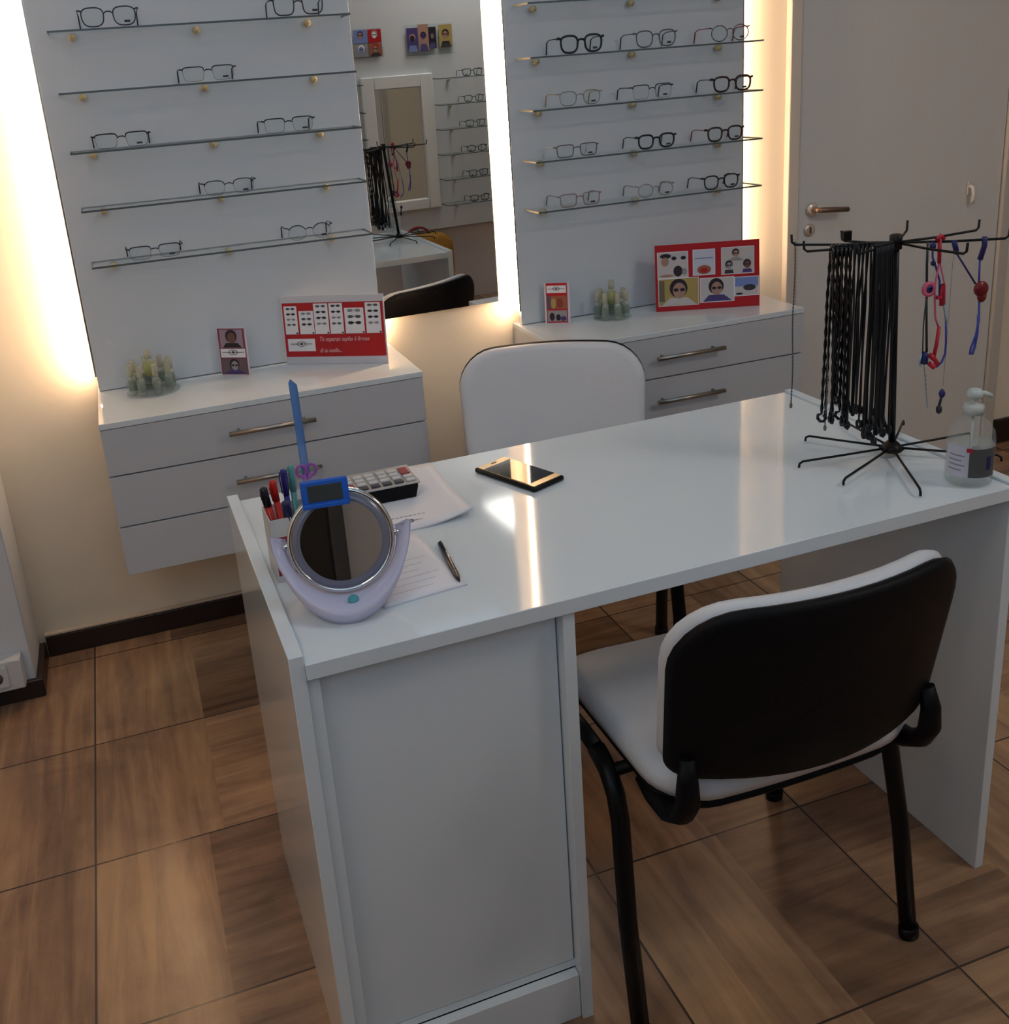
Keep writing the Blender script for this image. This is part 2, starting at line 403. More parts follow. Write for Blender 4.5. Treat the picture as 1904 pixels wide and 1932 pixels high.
gold = mat('frame gold', (226, 186, 136), .25, .5); redf = mat('frame red', (150, 50, 52), .35); whit = mat('frame white', (226, 220, 224), .3)
mgr = mat('frame mid grey', (92, 92, 98), .3, .3); rose = mat('frame rose', (150, 118, 118), .3); brn = mat('frame dark brown', (52, 28, 30), .3)
fclr = mat('frame smoky clear', (142, 138, 136), .25)
GLg = 'eyeglasses on the left display panel'; GRg = 'eyeglasses on the right display panel'
glasses(.182, SZ[0], 'panto', navy, dgr, .0011, 'thin dark full rim eyeglasses at left on the highest shelf of the left panel', GLg, h=.040)
glasses(.616, SZ[0], 'cat', dgr, dgr, .0013, 'dark eyeglasses at right on the highest left panel shelf, cut by the photo top', GLg, h=.040)
glasses(.384, SZ[1], 'rect', blk, dgr, .0010, 'dark half rim eyeglasses alone on the second highest shelf of the left panel', GLg, semi=True, h=.032)
glasses(.164, SZ[2], 'rect', blk, dgr, .0012, 'black half rim eyeglasses at left on the middle shelf of the left panel', GLg, semi=True, h=.032)
glasses(.558, SZ[2], 'rect', blk, dgr, .0011, 'black half rim eyeglasses at right on the middle shelf of the left panel', GLg, semi=True, h=.033)
glasses(.394, SZ[3], 'panto', blk, dgr, .0009, 'dark rounded half rim eyeglasses alone on the second lowest shelf of the left panel', GLg, semi=True, h=.034)
glasses(.196, SZ[4], 'rect', navy, dgr, .0011, 'dark half rim eyeglasses at left on the lowest shelf of the left panel', GLg, semi=True, h=.031)
glasses(.577, SZ[4], 'round', blk, dgr, .0010, 'black round eyeglasses at right on the lowest shelf of the left panel', GLg, semi=True, h=.037, w=.046)
glasses(1.352, SZ[1], 'panto', blk, blk, .0024, 'bold black eyeglasses at left on the second highest shelf of the right panel', GRg, h=.042)
glasses(1.573, SZ[1], 'panto', mgr, mgr, .0014, 'grey rounded eyeglasses in the middle of the second highest right panel shelf', GRg, h=.041)
glasses(1.803, SZ[1], 'round', mgr, redf, .0011, 'fine grey eyeglasses with red arm on the second highest right panel shelf', GRg, h=.041, w=.05)
glasses(1.342, SZ[2], 'panto', fclr, gold, .0010, 'pale eyeglasses with gold shining arms on the middle right panel shelf', GRg, h=.036)
glasses(1.559, SZ[2], 'rect', dgr, dgr, .0012, 'thin dark half rim eyeglasses in the middle of the middle right panel shelf', GRg, semi=True, h=.036)
glasses(1.811, SZ[2], 'panto', brn, dgr, .0024, 'bold dark brown eyeglasses at right on the middle right panel shelf', GRg, h=.039)
glasses(1.327, SZ[3], 'rect', mgr, whit, .0011, 'grey eyeglasses with white arms on the second lowest right panel shelf', GRg, h=.032)
glasses(1.569, SZ[3], 'panto', blk, mgr, .0022, 'bold black eyeglasses in the middle of the second lowest right panel shelf', GRg, h=.036, w=.048)
glasses(1.788, SZ[3], 'panto', brn, redf, .0022, 'dark eyeglasses with red arms at right on the second lowest right panel shelf', GRg, h=.037, w=.048)
glasses(1.330, SZ[4], 'rect', rose, fclr, .0012, 'pale rose eyeglasses at left on the lowest right panel shelf', GRg, h=.034)
glasses(1.564, SZ[4], 'round', fclr, fclr, .0010, 'almost colourless round eyeglasses in the middle of the lowest right panel shelf', GRg, h=.036, w=.046)
glasses(1.776, SZ[4], 'panto', blk, dgr, .0018, 'black eyeglasses at right on the lowest right panel shelf', GRg, h=.037, w=.048)
# top run of the right panel (only the feet show)
glasses(1.40, SZ[0], 'panto', dgr, dgr, .0014, 'dark eyeglasses on the highest right panel shelf, at the very photo top', GRg, h=.036)

# ---------------------------------------------------------------- wall cabinets
def cabinet(x0, x1, lab):
    w = x1 - x0; d = .338
    t = thing('wall_cabinet', lab, 'cabinet', (x0, 0, .338), 0, 'floating drawer cabinets')
    b = MB().use(front_m).box(0, w, -d + .02, 0, 0, .372)
    b.build('body', None, t)
    MB().use(white_m).box(-.001, w + .001, -d - .002, 0, .372, .387, .0015).build('cabinet_top', None, t)
    for z0, z1 in ((.0, .1225), (.1262, .2525), (.2562, .3705)):
        dd = MB().use(front_m).box(0, w, -d, -d + .018, z0, z1, .001).build('drawer', None, t)
        zc = (z0 + z1) / 2 + .004
        hh = MB().use(steel_m).tube([(w / 2 - .105, -d - .026, zc), (w / 2 + .105, -d - .026, zc)], .0062, n=12)
        for s_ in (-.08, .08): hh.tube([(w / 2 + s_, -d - .026, zc), (w / 2 + s_, -d, zc)], .004, n=8)
        hh.build('handle', None, dd)
    return t
cabinet(.001, .782, 'floating grey drawer cabinet with pale top under the left display panel')
cabinet(1.164, 1.920, 'floating grey drawer cabinet with pale top under the right display panel')

# ---------------------------------------------------------------- desk
DX, DY = .2455, -1.6239
dk = thing('desk', 'glossy white desk with a cupboard pedestal at its left end', 'desk', (DX, DY, 0), .0132)
LW, DD = 1.155, .590     # length, depth
MB().use(white_m).box(0, LW - .0195, 0, DD, .727, .750, .0012).build('desktop', None, dk)
MB().use(white_m).box(-.0195, 0.0, .004, DD + .002, 0, .762, .0012).build('side_panel', None, dk)
MB().use(white_m).box(LW - .019, LW, .004, DD, 0, .755, .0012).build('side_panel', None, dk)
pd = MB().use(white_m).box(.0005, .017, .012, DD - .03, 0, .726, .0008).box(.355, .373, .008, DD - .03, 0, .726, .0008).box(.017, .355, DD - .05, DD - .034, .0, .726)
pd.box(.017, .355, .03, DD - .05, .088, .1).build('pedestal', None, dk)
MB().use(white_m).box(.018, .354, .014, .03, .0, .086, .001).build('plinth', None, dk)
MB().use(white_m).box(.018, .353, .030, .047, .102, .722, .001).build('cupboard_door', None, dk)

# ---------------------------------------------------------------- chairs
def rrect(w, h, r, n=7, rb=None):
    P = []; rb = rb or r
    for cx, cz, a0, r in ((w / 2 - r, h / 2 - r, 0, r), (-w / 2 + r, h / 2 - r, 90, r), (-w / 2 + rb, -h / 2 + rb, 180, rb), (w / 2 - rb, -h / 2 + rb, 270, rb)):
        for k in range(n + 1):
            a = math.radians(a0 + 90 * k / n); P.append((cx + r * math.cos(a), cz + r * math.sin(a)))
    Q = []
    for i in range(len(P)):
        a, b = P[i], P[(i + 1) % len(P)]; d = math.dist(a, b); m = max(1, int(d / .03))
        for j in range(m): Q.append((a[0] + (b[0] - a[0]) * j / m, a[1] + (b[1] - a[1]) * j / m))
    return Q
def pad(m, W, H, r, T, f, edge=.35, curve=0., lift=0., mb=None, rings=6, taper=0., rb=None):
    """cushion: stacked rounded-rect loops; f maps (u, v, w)->point with w across the thickness"""
    mb = mb or MB(); mb.use(m)
    base = rrect(W, H, r, rb=rb)
    if taper: base = [(x * (1 + taper * (z / H)), z) for x, z in base]
    loops = []
    prof = [(0.0, -.5), (.55, -.5), (.9, -.46), (.975, -.33), (1., 0), (.975, .33), (.9, .46), (.55, .5), (0.0, .5)]
    for s_, t in prof:
        row = [f(x * s_, z * s_, t * T) for x, z in base]
        loops.append(row)
    new = []
    for i in (0, -1):
        pass
    V = [[mb.bm.verts.new(p) for p in row] for row in loops[1:-1]]
    fs = []; n = len(base)
    for A, B in zip(V, V[1:]):
        for k in range(n): fs.append(mb.bm.faces.new((A[k], A[(k + 1) % n], B[(k + 1) % n], B[k])))
    for V_, row in ((V[0], loops[0]), (V[-1], loops[-1])):
        c = mb.bm.verts.new(row[0])
        for k in range(n): fs.append(mb.bm.faces.new((V_[k], V_[(k + 1) % n], c)))
    mb._tag(fs, True)
    return mb
def make_chair(lab, loc, rz):
    t = thing('visitor_chair', lab, 'chair', loc, rz, 'white padded visitor chairs')
    # seat: pad over black shell, slightly dished, rear edge rounded
    def fs(u, v, w):
        return Vector((u, v - .03, .450 + w + .012 * (abs(u) / .225) ** 2 + (-.018 * max(0, (v - .12) / .09) ** 2)))
    pad(vinyl_m, .45, .41, .085, .052, fs).build('seat', None, t)
    def fb(u, v, w):
        p = fs(u, v, w); p.z -= .032; return p
    pad(blackpl_m, .43, .39, .08, .02, fb).build('seat_shell', None, t)
    # back rest leaning away from the sitter (sitter faces +y)
    lean = .16
    def fk(u, v, w):
        y = -.262 + .055 * (u / .22) ** 2 - .034
        return Vector((u * (1 + .03 * v / .14), y - lean * v + w, .632 + v + (.008 * (1 - (u / .22) ** 2) * min(1, abs(v) / .12) * (-1 if v < 0 else .5))))
    pad(vinyl_m, .452, .272, .088, .036, lambda u, v, w: fk(u, v, w) + Vector((0, .022, .004)), rb=.035).build('backrest', None, t)
    sh = pad(blackpl_m, .456, .278, .09, .024, fk, rb=.035)
    sh.build('back_shell', None, t)
    for s_ in (-1, 1):
        br = MB().use(blackpl_m)
        x = s_ * .203
        br.tube([(x * .98, -.246, .535), (x, -.252, .50), (x, -.252, .465), (x, -.238, .440), (x, -.208, .421), (x, -.16, .416), (x, -.12, .418)], [.008, .011, .013, .014, .014, .012, .008], n=12, sx=1.5, flat=(1, 0, 0))
        br.build('back_bracket', None, t)
    # oval tube frame
    for s_ in (-1, 1):
        x = s_ * .244; xf = s_ * .252
        pts = [(xf, .19, .004), (x + s_ * .008, .16, .25), (x, .142, .385), (x, .13, .418), (x, .105, .434)]
        MB().use(black_m).tube(pts, .0125, n=12, sx=1.2, flat=(1, 0, 0)).tube([(xf, .191, 0), (xf, .189, .02)], .0145, n=12, sx=1.2, flat=(1, 0, 0)).build('leg', None, t)
        pts = [(xf, -.19, .004), (x + s_ * .008, -.155, .2), (x, -.125, .355), (x, -.112, .395), (x, -.088, .422), (x, -.05, .435)]
        MB().use(black_m).tube(pts, .0125, n=12, sx=1.2, flat=(1, 0, 0)).tube([(xf, -.191, 0), (xf, -.189, .02)], .0145, n=12, sx=1.2, flat=(1, 0, 0)).build('leg', None, t)
        MB().use(black_m).tube([(x, -.055, .435), (x, .0, .438), (x, .107, .434)], .0113, n=12, sx=1.45, flat=(0, 0, 1)).build('side_rail', None, t)
    c = MB().use(black_m)
    for y in (-.09, .1): c.tube([(-.244, y, .420), (.244, y, .420)], .010, n=10)
    c.build('cross_rail', None, t)
    return t
make_chair('white padded chair with black back shell and black legs, tucked under the near desk side', (.920, -1.487, 0), 0.)
make_chair('white padded chair behind the desk, seen from the front between the cabinets', (.977, -.722, 0), math.radians(180 - 22))

# ================================================================ far side of the room (seen in the wall mirror)
OY = -3.15
op = MB().box(1.15, 3.3, YF + .006, OY, .455, 2.45, .002).build('display_panel', panel_m)
tag(op, 'wide pale display panel on the opposite wall, seen only in the wall mirror', 'panel')
fm = thing('framed_mirror', 'white framed mirror on the opposite wall, seen in the wall mirror', 'mirror', (1.975, OY + .001, .585))
MB().box(-.14, .14, 0, .006, .06, .69).build('mirror_glass', mirror_m, fm)
fr_ = MB()
for a in ((-.215, -.14, 0, .76), (.14, .215, 0, .76), (-.14, .14, 0, .062), (-.14, .14, .688, .76)): fr_.box(a[0], a[1], 0, .028, a[2], a[3], .006)
fr_.build('frame', mat('white frame', (226, 228, 228), .35), fm)
nm = ['topmost', 'second', 'third', 'fourth', 'fifth', 'sixth']
for i, z in enumerate((1.312, 1.168, 1.03, .888, .746, .60)):
    shelf(2.20 + .70, .70, z, '%s mirrored clear shelf right of the framed mirror on the opposite wall' % nm[i], 'clear shelves on the opposite wall', y=OY, dirn=1)
    glasses(2.41, z, ('rect', 'panto', 'rect', 'round', 'rect', 'panto')[i], (blk, dgr, dgr, blk, dgr, blk)[i], dgr, .0018, '%s eyeglasses right of the framed mirror on the opposite wall' % nm[i], 'eyeglasses on the opposite wall', y=OY, rz=math.pi)
for i, z in enumerate((1.311, 1.163, 1.018)):
    shelf(1.75, .58, z, '%s mirrored clear shelf left of the framed mirror on the opposite wall' % nm[i], 'clear shelves on the opposite wall', y=OY, dirn=1)

def ell(mb, cx, cz, rx, rz, y, m, n=16):
    mb.use(m); mb.prism([(cx + rx * math.cos(2 * math.pi * k / n), cz + rz * math.sin(2 * math.pi * k / n)) for k in range(n)], .0003, M=Matrix.Translation((0, y, 0)))
def rc(mb, x0, x1, z0, z1, y, m): mb.use(m).box(x0, x1, y - .00015, y + .00015, z0, z1)
skin = mat('print skin', (168, 132, 118), .5); skin2 = mat('print brown skin', (112, 76, 68), .5); hair = mat('print dark hair', (38, 30, 42), .5)
pgrey = mat('print grey', (150, 146, 152), .5); psky = mat('print sky blue', (120, 138, 196), .5); ppur = mat('print violet', (74, 62, 122), .5); pora = mat('print orange brown', (160, 92, 66), .5)
pyel = mat('print ochre', (172, 150, 90), .5); polv = mat('print olive', (112, 100, 76), .5)
def portrait(mb, x0, x1, z0, z1, y, bg, hr, sk, cloth, glass=True, off=0., big=1.):
    rc(mb, x0, x1, z0, z1, y, bg); w = x1 - x0; h_ = z1 - z0; cx = (x0 + x1) / 2 + off * w
    rx = min(w, h_) * .24 * big
    pts = [(x0 + w * .08 + off * w * .3, z0 + .001), (cx - rx * 1.1, z0 + h_ * .28), (cx + rx * 1.1, z0 + h_ * .28), (x1 - w * .06, z0 + .001)]
    mb.use(cloth).prism(pts, .0003, M=Matrix.Translation((0, y - .0003, 0)))
    zc = z0 + h_ * .58; ell(mb, cx, min(zc + rx * .25, z1 - rx * 1.2), rx * 1.12, rx * 1.2, y - .0005, hr)
    ell(mb, cx + rx * .08, min(zc - rx * .1, z1 - rx * 1.4), rx * .8, rx, y - .0008, sk)
    if glass:
        for s_ in (-.4, .4): ell(mb, cx + rx * .08 + s_ * rx, min(zc, z1 - rx * 1.3), rx * .32, rx * .22, y - .0011, hair)
def logo(mb, cx, cz, w, y, m=ink_m):
    rc(mb, cx - w / 2, cx + w / 2, cz - w * .012, cz + w * .012, y, m)
    for s_ in (-1, 1):
        n = 14; a = [(cx + w * .2 * math.cos(math.pi * k / n), cz + s_ * w * .1 * math.sin(math.pi * k / n)) for k in range(n + 1)]
        mb.use(m).tube([(p[0], y, p[1]) for p in a], w * .014, n=4)
    ell(mb, cx, cz, w * .055, w * .055, y, m)

# magazine holders high on the opposite wall
def holder(x0, x1, z0, z1, lab, picts):
    t = thing('brochure_holder', lab, 'brochure holder', ((x0 + x1) / 2, OY + .002, z0), math.pi, 'brochure holders on the opposite wall')
    w = x1 - x0; h_ = z1 - z0
    MB().box(-w / 2, w / 2, -.006, 0, 0, h_, .001).box(-w / 2, w / 2, -.03, -.006, 0, .004).box(-w / 2, w / 2, -.032, -.030, 0, h_ * .35).build('holder_back', clear_m, t)
    for a, b, c0, c1, bg, hr, sk, cl in picts:
        mb = MB(); portrait(mb, -w / 2 + a * w, -w / 2 + b * w, h_ * c0, h_ * c1, -.012, bg, hr, sk, cl); mb.build('brochure', None, t)
holder(1.742, 1.911, 1.449, 1.603, 'brochure display with blue and red pictures, mirrored at left', [(.02, .48, .5, .95, red_m, pgrey, paper_m, red_m), (.5, .97, .5, .95, psky, ppur, skin, psky), (.02, .48, .03, .48, pora, red_m, skin, hair), (.5, .97, .03, .48, pgrey, paper_m, psky, pgrey)])
holder(2.051, 2.338, 1.441, 1.605, 'brochure holder with yellow and violet magazines, mirrored at right', [(.02, .3, .2, .95, pyel, hair, skin, hair), (.36, .52, .2, .9, hair, ppur, skin, ppur), (.52, .74, .12, 1., skin, hair, ppur, ppur), (.74, .98, .12, .9, ppur, skin, hair, psky)])

bg_ = thing('patterned_bag', 'red and yellow bag on the floor by the opposite wall, mirrored beside the desk', 'bag', (2.0, -3.0, 0))
pad(noisy('yellow fabric', (150, 106, 34), .8, .3, 60), .26, .46, .08, .14, lambda u, v, w: Vector((u + .05, w, .235 + v))).build('bag_body', None, bg_)
pad(noisy('red fabric', (130, 34, 30), .8, .3, 50), .14, .13, .05, .12, lambda u, v, w: Vector((u - .10, w + .04, .385 + v))).build('bag_pocket', None, bg_)
MB().tube([(-.02 + .07 * math.cos(a), 0, .455 + .05 * math.sin(a)) for a in [math.pi * k / 10 for k in range(11)]], .007).build('bag_handle', _M['red fabric'], bg_)

sc = thing('stand_in_cabinet', 'added black cabinet by the opposite wall, standing in for the person reflected in the round mirror', 'cabinet', (-.355, -3.19, 0))  # added dark stand-in for the person reflected in the round mirror
MB().box(-.42, .42, 0, .26, .0, 1.33, .004).build('body', black_m, sc)
d_ = MB().box(-.415, .415, .26, .276, .04, 1.31, .002).build('door', black_m, sc)
MB().tube([(-.38, .30, .5), (-.38, .30, .7)], .006).box(-.384, -.376, .276, .30, .52, .53).box(-.384, -.376, .276, .30, .67, .68).build('handle', steel_m, d_)

# ================================================================ cards on the cabinets
CT = .7252
def board(lab, p0, p1, h_, lean=4., back=True, name='advertising_board', cat='sign'):
    w = math.dist(p0, p1); rz = math.atan2(p1[1] - p0[1], p1[0] - p0[0])
    t = thing(name, lab, cat, (p0[0], p0[1], CT), rot=(math.radians(-lean), 0, rz))
    return t, w
t, w = board('red counter board with six strips of sunglasses and white script, on the left cabinet', (.484, -.066), (.727, -.216), .183)
H_ = .183
MB().box(0, w, 0, .003, 0, H_, .0008).build('acrylic_backing', mat('milky plastic', (205, 205, 214), .35), t)
MB().box(w * .2, w * .8, .003, .005, 0, H_ * .6).prism([(0, 0), (0, 0.001), (.001, 0)], .001).build('support_foot', clear_m, t)
def U(X): return (X - 100) / 1700 * w
def Vv(Y): return (1265 - Y) / 1160 * H_
mb = MB(); rc(mb, U(122), U(1780), Vv(1135), Vv(222), -.0004, red_m); mb.build('red_poster', None, t)
for a, b, c0, c1, rows in ((150, 362, 275, 750, 4), (392, 632, 358, 750, 3), (645, 880, 238, 750, 4), (900, 1122, 238, 750, 4), (1150, 1462, 322, 750, 3), (1492, 1738, 238, 750, 4)):
    mb = MB(); rc(mb, U(a), U(b), Vv(c1), Vv(c0), -.0009, paper_m)
    for r_ in range(rows):
        zc = Vv(c0 + 45 + r_ * (c1 - c0 - 120) / rows); cx = (U(a) + U(b)) / 2; d = (U(b) - U(a)) * .2
        m_ = [hair, ink_m, mat('print slate', (84, 96, 96), .5), pgrey][(r_ * 3 + int(a / 100)) % 4]
        for s_ in (-1, 1): ell(mb, cx + s_ * d, zc, d * .75, d * .42, -.0013, m_, 10)
        rc(mb, cx - d, cx + d, zc, zc + d * .15, -.0013, m_)
    rc(mb, U(b) - .006, U(b) - .001, Vv(c1) + .001, Vv(c1) + .005, -.0013, hair)
    mb.build('product_strip', None, t)
mb = MB(); rc(mb, U(165), U(622), Vv(1040), Vv(828), -.0009, paper_m); logo(mb, (U(165) + U(622)) / 2, Vv(915), U(575) - U(215), -.0014); mb.build('logo_label', None, t)
pink = mat('script pink white', (232, 190, 196), .5)
text_mesh('script_line', 'Te esperan sayfas li firmas', .0165, pink, t, (U(690), -.0012, Vv(872)), (math.radians(90), 0, 0), shear=.35, sx=.80)
text_mesh('script_line', 'di tu cuello...', .0165, pink, t, (U(690), -.0012, Vv(1062)), (math.radians(90), 0, 0), shear=.35, sx=.72)

t, w = board('red photo board with six portrait and landscape pictures, on the right cabinet', (1.560, -.135), (1.838, -.243), .19)
H_ = .192
MB().box(0, w, 0, .003, 0, H_, .0008).build('backing', red_m, t)
MB().box(w * .25, w * .75, .003, .03, 0, .004).box(w * .25, w * .75, .003, .005, 0, H_ * .5).build('support_foot', clear_m, t)
def U(X): return (X - 165) / 1630 * w
def Vv(X, Y): return (1240 - (X - 165) * .055 - Y) / 1055 * H_
def pic(x0, x1, y0, y1, fn, br=paper_m):
    mb = MB(); a, b = U(x0), U(x1); c = (x0 + x1) / 2; z1, z0 = Vv(c, y0), Vv(c, y1)
    rc(mb, a, b, z0, z1, -.0006, br); fn(mb, a + .002, b - .002, z0 + .002, z1 - .002); mb.build('photo_print', None, t)
def f1(mb, a, b, c, d):
    rc(mb, a, b, c, d, -.0011, mat('print pale', (196, 190, 192), .5)); ell(mb, a + .022, d - .010, .016, .007, -.0015, hair); ell(mb, a + .02, d - .026, .011, .013, -.0016, skin)
    for x in (a + .046, b - .012): ell(mb, x, d - .017, .0075, .0055, -.0016, hair)
    ell(mb, b - .028, c + .018, .013, .016, -.0016, hair); ell(mb, b - .010, c + .016, .008, .01, -.0016, pgrey); ell(mb, a + .025, c + .006, .02, .004, -.0016, skin)
def f2(mb, a, b, c, d):
    rc(mb, a, b, c, d, -.0011, mat('print pale blue', (196, 202, 220), .5)); rc(mb, a + .004, b - .004, d - .025, d - .022, -.0014, psky); ell(mb, (a + b) / 2, c + .014, .02, .013, -.0015, pora); ell(mb, (a + b) / 2, c + .012, .011, .007, -.0017, red_m)
def f3(mb, a, b, c, d):
    rc(mb, a, b, c, d, -.0011, mat('print pale', (196, 190, 192), .5)); portrait(mb, a + .018, b - .03, c + .035, d, -.0013, _M['print pale'], hair, skin, pgrey)
    portrait(mb, a + .004, a + .035, c, c + .042, -.0013, _M['print pale'], hair, pgrey, ink_m, big=1.3); portrait(mb, b - .035, b - .002, c, c + .042, -.0013, _M['print pale'], hair, skin2, ppur, big=1.3)
def f4(mb, a, b, c, d): portrait(mb, a, b, c, d, -.0011, pyel, hair, skin, mat('print pale', (196, 190, 192), .5), big=1.25); rc(mb, a, a + .016, c + .012, d - .004, -.0015, polv)
def f5(mb, a, b, c, d): portrait(mb, a, b, c, d, -.0011, mat('print pale', (196, 190, 192), .5), hair, skin, ppur, big=1.2, off=-.03)
def f6(mb, a, b, c, d):
    rc(mb, a, b, c, d, -.0011, _M['print pale']); rc(mb, a, b, (c + d) / 2, d, -.0013, psky); ell(mb, (a + b) / 2 + .008, (c + d) / 2 - .004, .018, .009, -.0016, ink_m); ell(mb, a + .012, c + .005, .01, .003, -.0016, hair)
pic(200, 685, 280, 700, f1); pic(755, 1105, 245, 655, f2); pic(1200, 1712, 210, 640, f3); pic(205, 845, 695, 1140, f4); pic(860, 1400, 690, 1085, f5); pic(1400, 1785, 680, 990, f6)

def small_card(lab, p0, p1, h_, fn):
    global t, w
    t, w = board(lab, p0, p1, h_, lean=3.)
    MB().box(0, w, 0, .0025, 0, h_, .0005).build('card_holder', mat('milky plastic', (205, 205, 214), .35), t)
    MB().box(w * .2, w * .8, .0025, .03, 0, .003).build('support_foot', clear_m, t)
    fn(w, h_)
def sc1(w, h_):
    mb = MB(); rc(mb, w * .03, w * .95, .002, h_ - .001, -.0004, mat('card plum', (128, 52, 76), .5)); portrait(mb, w * .1, w * .88, h_ * .58, h_ * .97, -.0008, mat('print mauve', (150, 132, 152), .5), hair, skin2, hair, glass=False, big=1.25); mb.build('photo_print', None, t)
    mb = MB(); rc(mb, w * .07, w * .92, h_ * .38, h_ * .565, -.0008, paper_m); logo(mb, w * .5, h_ * .49, w * .75, -.0013); mb.build('logo_label', None, t)
    mb = MB(); portrait(mb, w * .07, w * .92, h_ * .03, h_ * .35, -.0008, mat('print taupe', (104, 86, 92), .5), hair, pgrey, ppur, big=1.3); mb.build('photo_print', None, t)
small_card('small plum card with a portrait over a white label, on the left cabinet', (.312, -.070), (.381, -.116), .125, sc1)
def sc2(w, h_):
    mb = MB(); rc(mb, w * .07, w * .9, .002, h_ - .001, -.0004, red_m); mb.build('red_insert', None, t)
    mb = MB(); rc(mb, w * .1, w * .86, h_ * .75, h_ * .93, -.0008, paper_m); logo(mb, w * .48, h_ * .85, w * .65, -.0013); mb.build('logo_label', None, t)
    mb = MB(); rc(mb, w * .09, w * .87, h_ * .36, h_ * .68, -.0008, pora); rc(mb, w * .09, w * .25, h_ * .36, h_ * .68, -.0012, mat('print dusk', (100, 78, 96), .5)); ell(mb, w * .35, h_ * .5, w * .1, h_ * .13, -.0013, pyel); ell(mb, w * .6, h_ * .5, w * .13, h_ * .12, -.0013, mat('print rust', (136, 62, 48), .5)); mb.build('photo_print', None, t)
    mb = MB(); rc(mb, w * .1, w * .86, h_ * .05, h_ * .32, -.0008, pgrey); ell(mb, w * .28, h_ * .17, w * .1, h_ * .1, -.0012, hair); ell(mb, w * .52, h_ * .15, w * .09, h_ * .08, -.0012, hair); ell(mb, w * .72, h_ * .12, w * .12, h_ * .06, -.0012, ppur); mb.build('photo_print', None, t)
small_card('small red card with an orange picture, at the left end of the right cabinet', (1.237, -.068), (1.300, -.106), .118, sc2)

# ================================================================ spray bottle stands
sand = thin_clear('cloudy plastic', (246, 247, 240), .20, .1); green_l = mat('lime liquid', (176, 182, 52), .25, trans=.25); lab_m = thin_clear('bottle teal label', (196, 208, 200), .30, .4)
pale_cap = thin_clear('pale cap plastic', (232, 228, 212), .38, .12)
def spray(z0, r, hb, hc, liquid=None):
    parts = {}
    b = MB().use(sand).lathe([(0, 0), (r, 0), (r, hb * .85), (r * .55, hb), (0, hb)], n=16)
    if liquid: b.use(liquid).lathe([(0, .002), (r * .86, .002), (r * .86, hb * .8), (0, hb * .8)], n=14)
    return b
def bottle_stand(cx, cy, R, n, side, lab0):
    t = thing('bottle_stand', 'round clear acrylic stand holding spray bottles on the %s cabinet' % side, 'stand', (cx, cy, CT))
    MB().use(clear_m).lathe([(0, 0), (R, 0), (R, .004), (0, .004)], n=36).build('base_disc', None, t)
    MB().use(clear_m).lathe([(R * .35, .022), (R * 1.0, .022), (R * 1.0, .025), (R * .35, .025), (R * .35, .022)], n=36).lathe([(R * .3, .004), (R * .32, .04), (0, .04)], n=20).build('ring_plate', None, t)
    proto = None
    names = ['right', 'back right', 'back', 'back left', 'left', 'front left', 'front', 'front right']
    for k in range(n):
        a = 2 * math.pi * k / n + .2; x = cx + R * .74 * math.cos(a); y = cy + R * .74 * math.sin(a)
        lb = 'small clear spray bottle at the %s of the ring on the %s cabinet' % (names[int(round(k * 8 / n)) % 8], side)
        if proto is None:
            proto = thing('spray_bottle', lb, 'bottle', (x, y, CT + .0042), 0, 'small spray bottles around the %s stand' % side)
            spray(0, .0098, .046, 0).build('bottle_body', None, proto)
            MB().use(lab_m).lathe([(.0100, .008), (.0100, .034)], n=16).build('bottle_label', None, proto)
            MB().use(pale_cap).lathe([(0, .0462), (.0078, .0462), (.0074, .073), (.006, .076), (0, .0765)], n=14).build('bottle_cap', None, proto)
        else: dup(proto, (x, y, CT + .0042), a, lb)
    m_ = thing('spray_bottle', 'taller spray bottle with lime liquid in the centre of the %s stand' % side, 'bottle', (cx, cy, CT + .0402), 0, 'tall lime spray bottles')
    spray(0, .0125 if side == 'right' else .016, .045, 0, green_l).build('bottle_body', None, m_)
    MB().use(pale_cap).lathe([(0, .0452), (.0085, .0452), (.008, .066), (.006, .069), (0, .0695)], n=14).build('bottle_cap', None, m_)
bottle_stand(.136, -.118, .066, 8, 'left', '')
bottle_stand(1.428, -.112, .056, 7, 'right', '')

# ================================================================ desk things
DT = .7503
# phone
ph = thing('smartphone', 'black cased smartphone with gold bezel lying on the desk', 'phone', (.712, -1.176, DT), math.radians(-67.5))
MB().box(-.0765, .0765, -.0375, .0375, 0, .0095, .004, seg=3).build('phone_case', black_m, ph)
MB().box(-.072, .072, -.0335, .0335, .009, .0102, .0003).build('gold_face', mat('phone gold', (196, 176, 140), .3, .5), ph)
MB().box(-.055, .057, -.0325, .0325, .0098, .0106, .0002).build('screen', mat('screen glass', (10, 10, 12), .03), ph)
MB().tube([(-.064, -.006, .0106), (-.064, .006, .0106)], .0008).build('earpiece', black_m, ph)

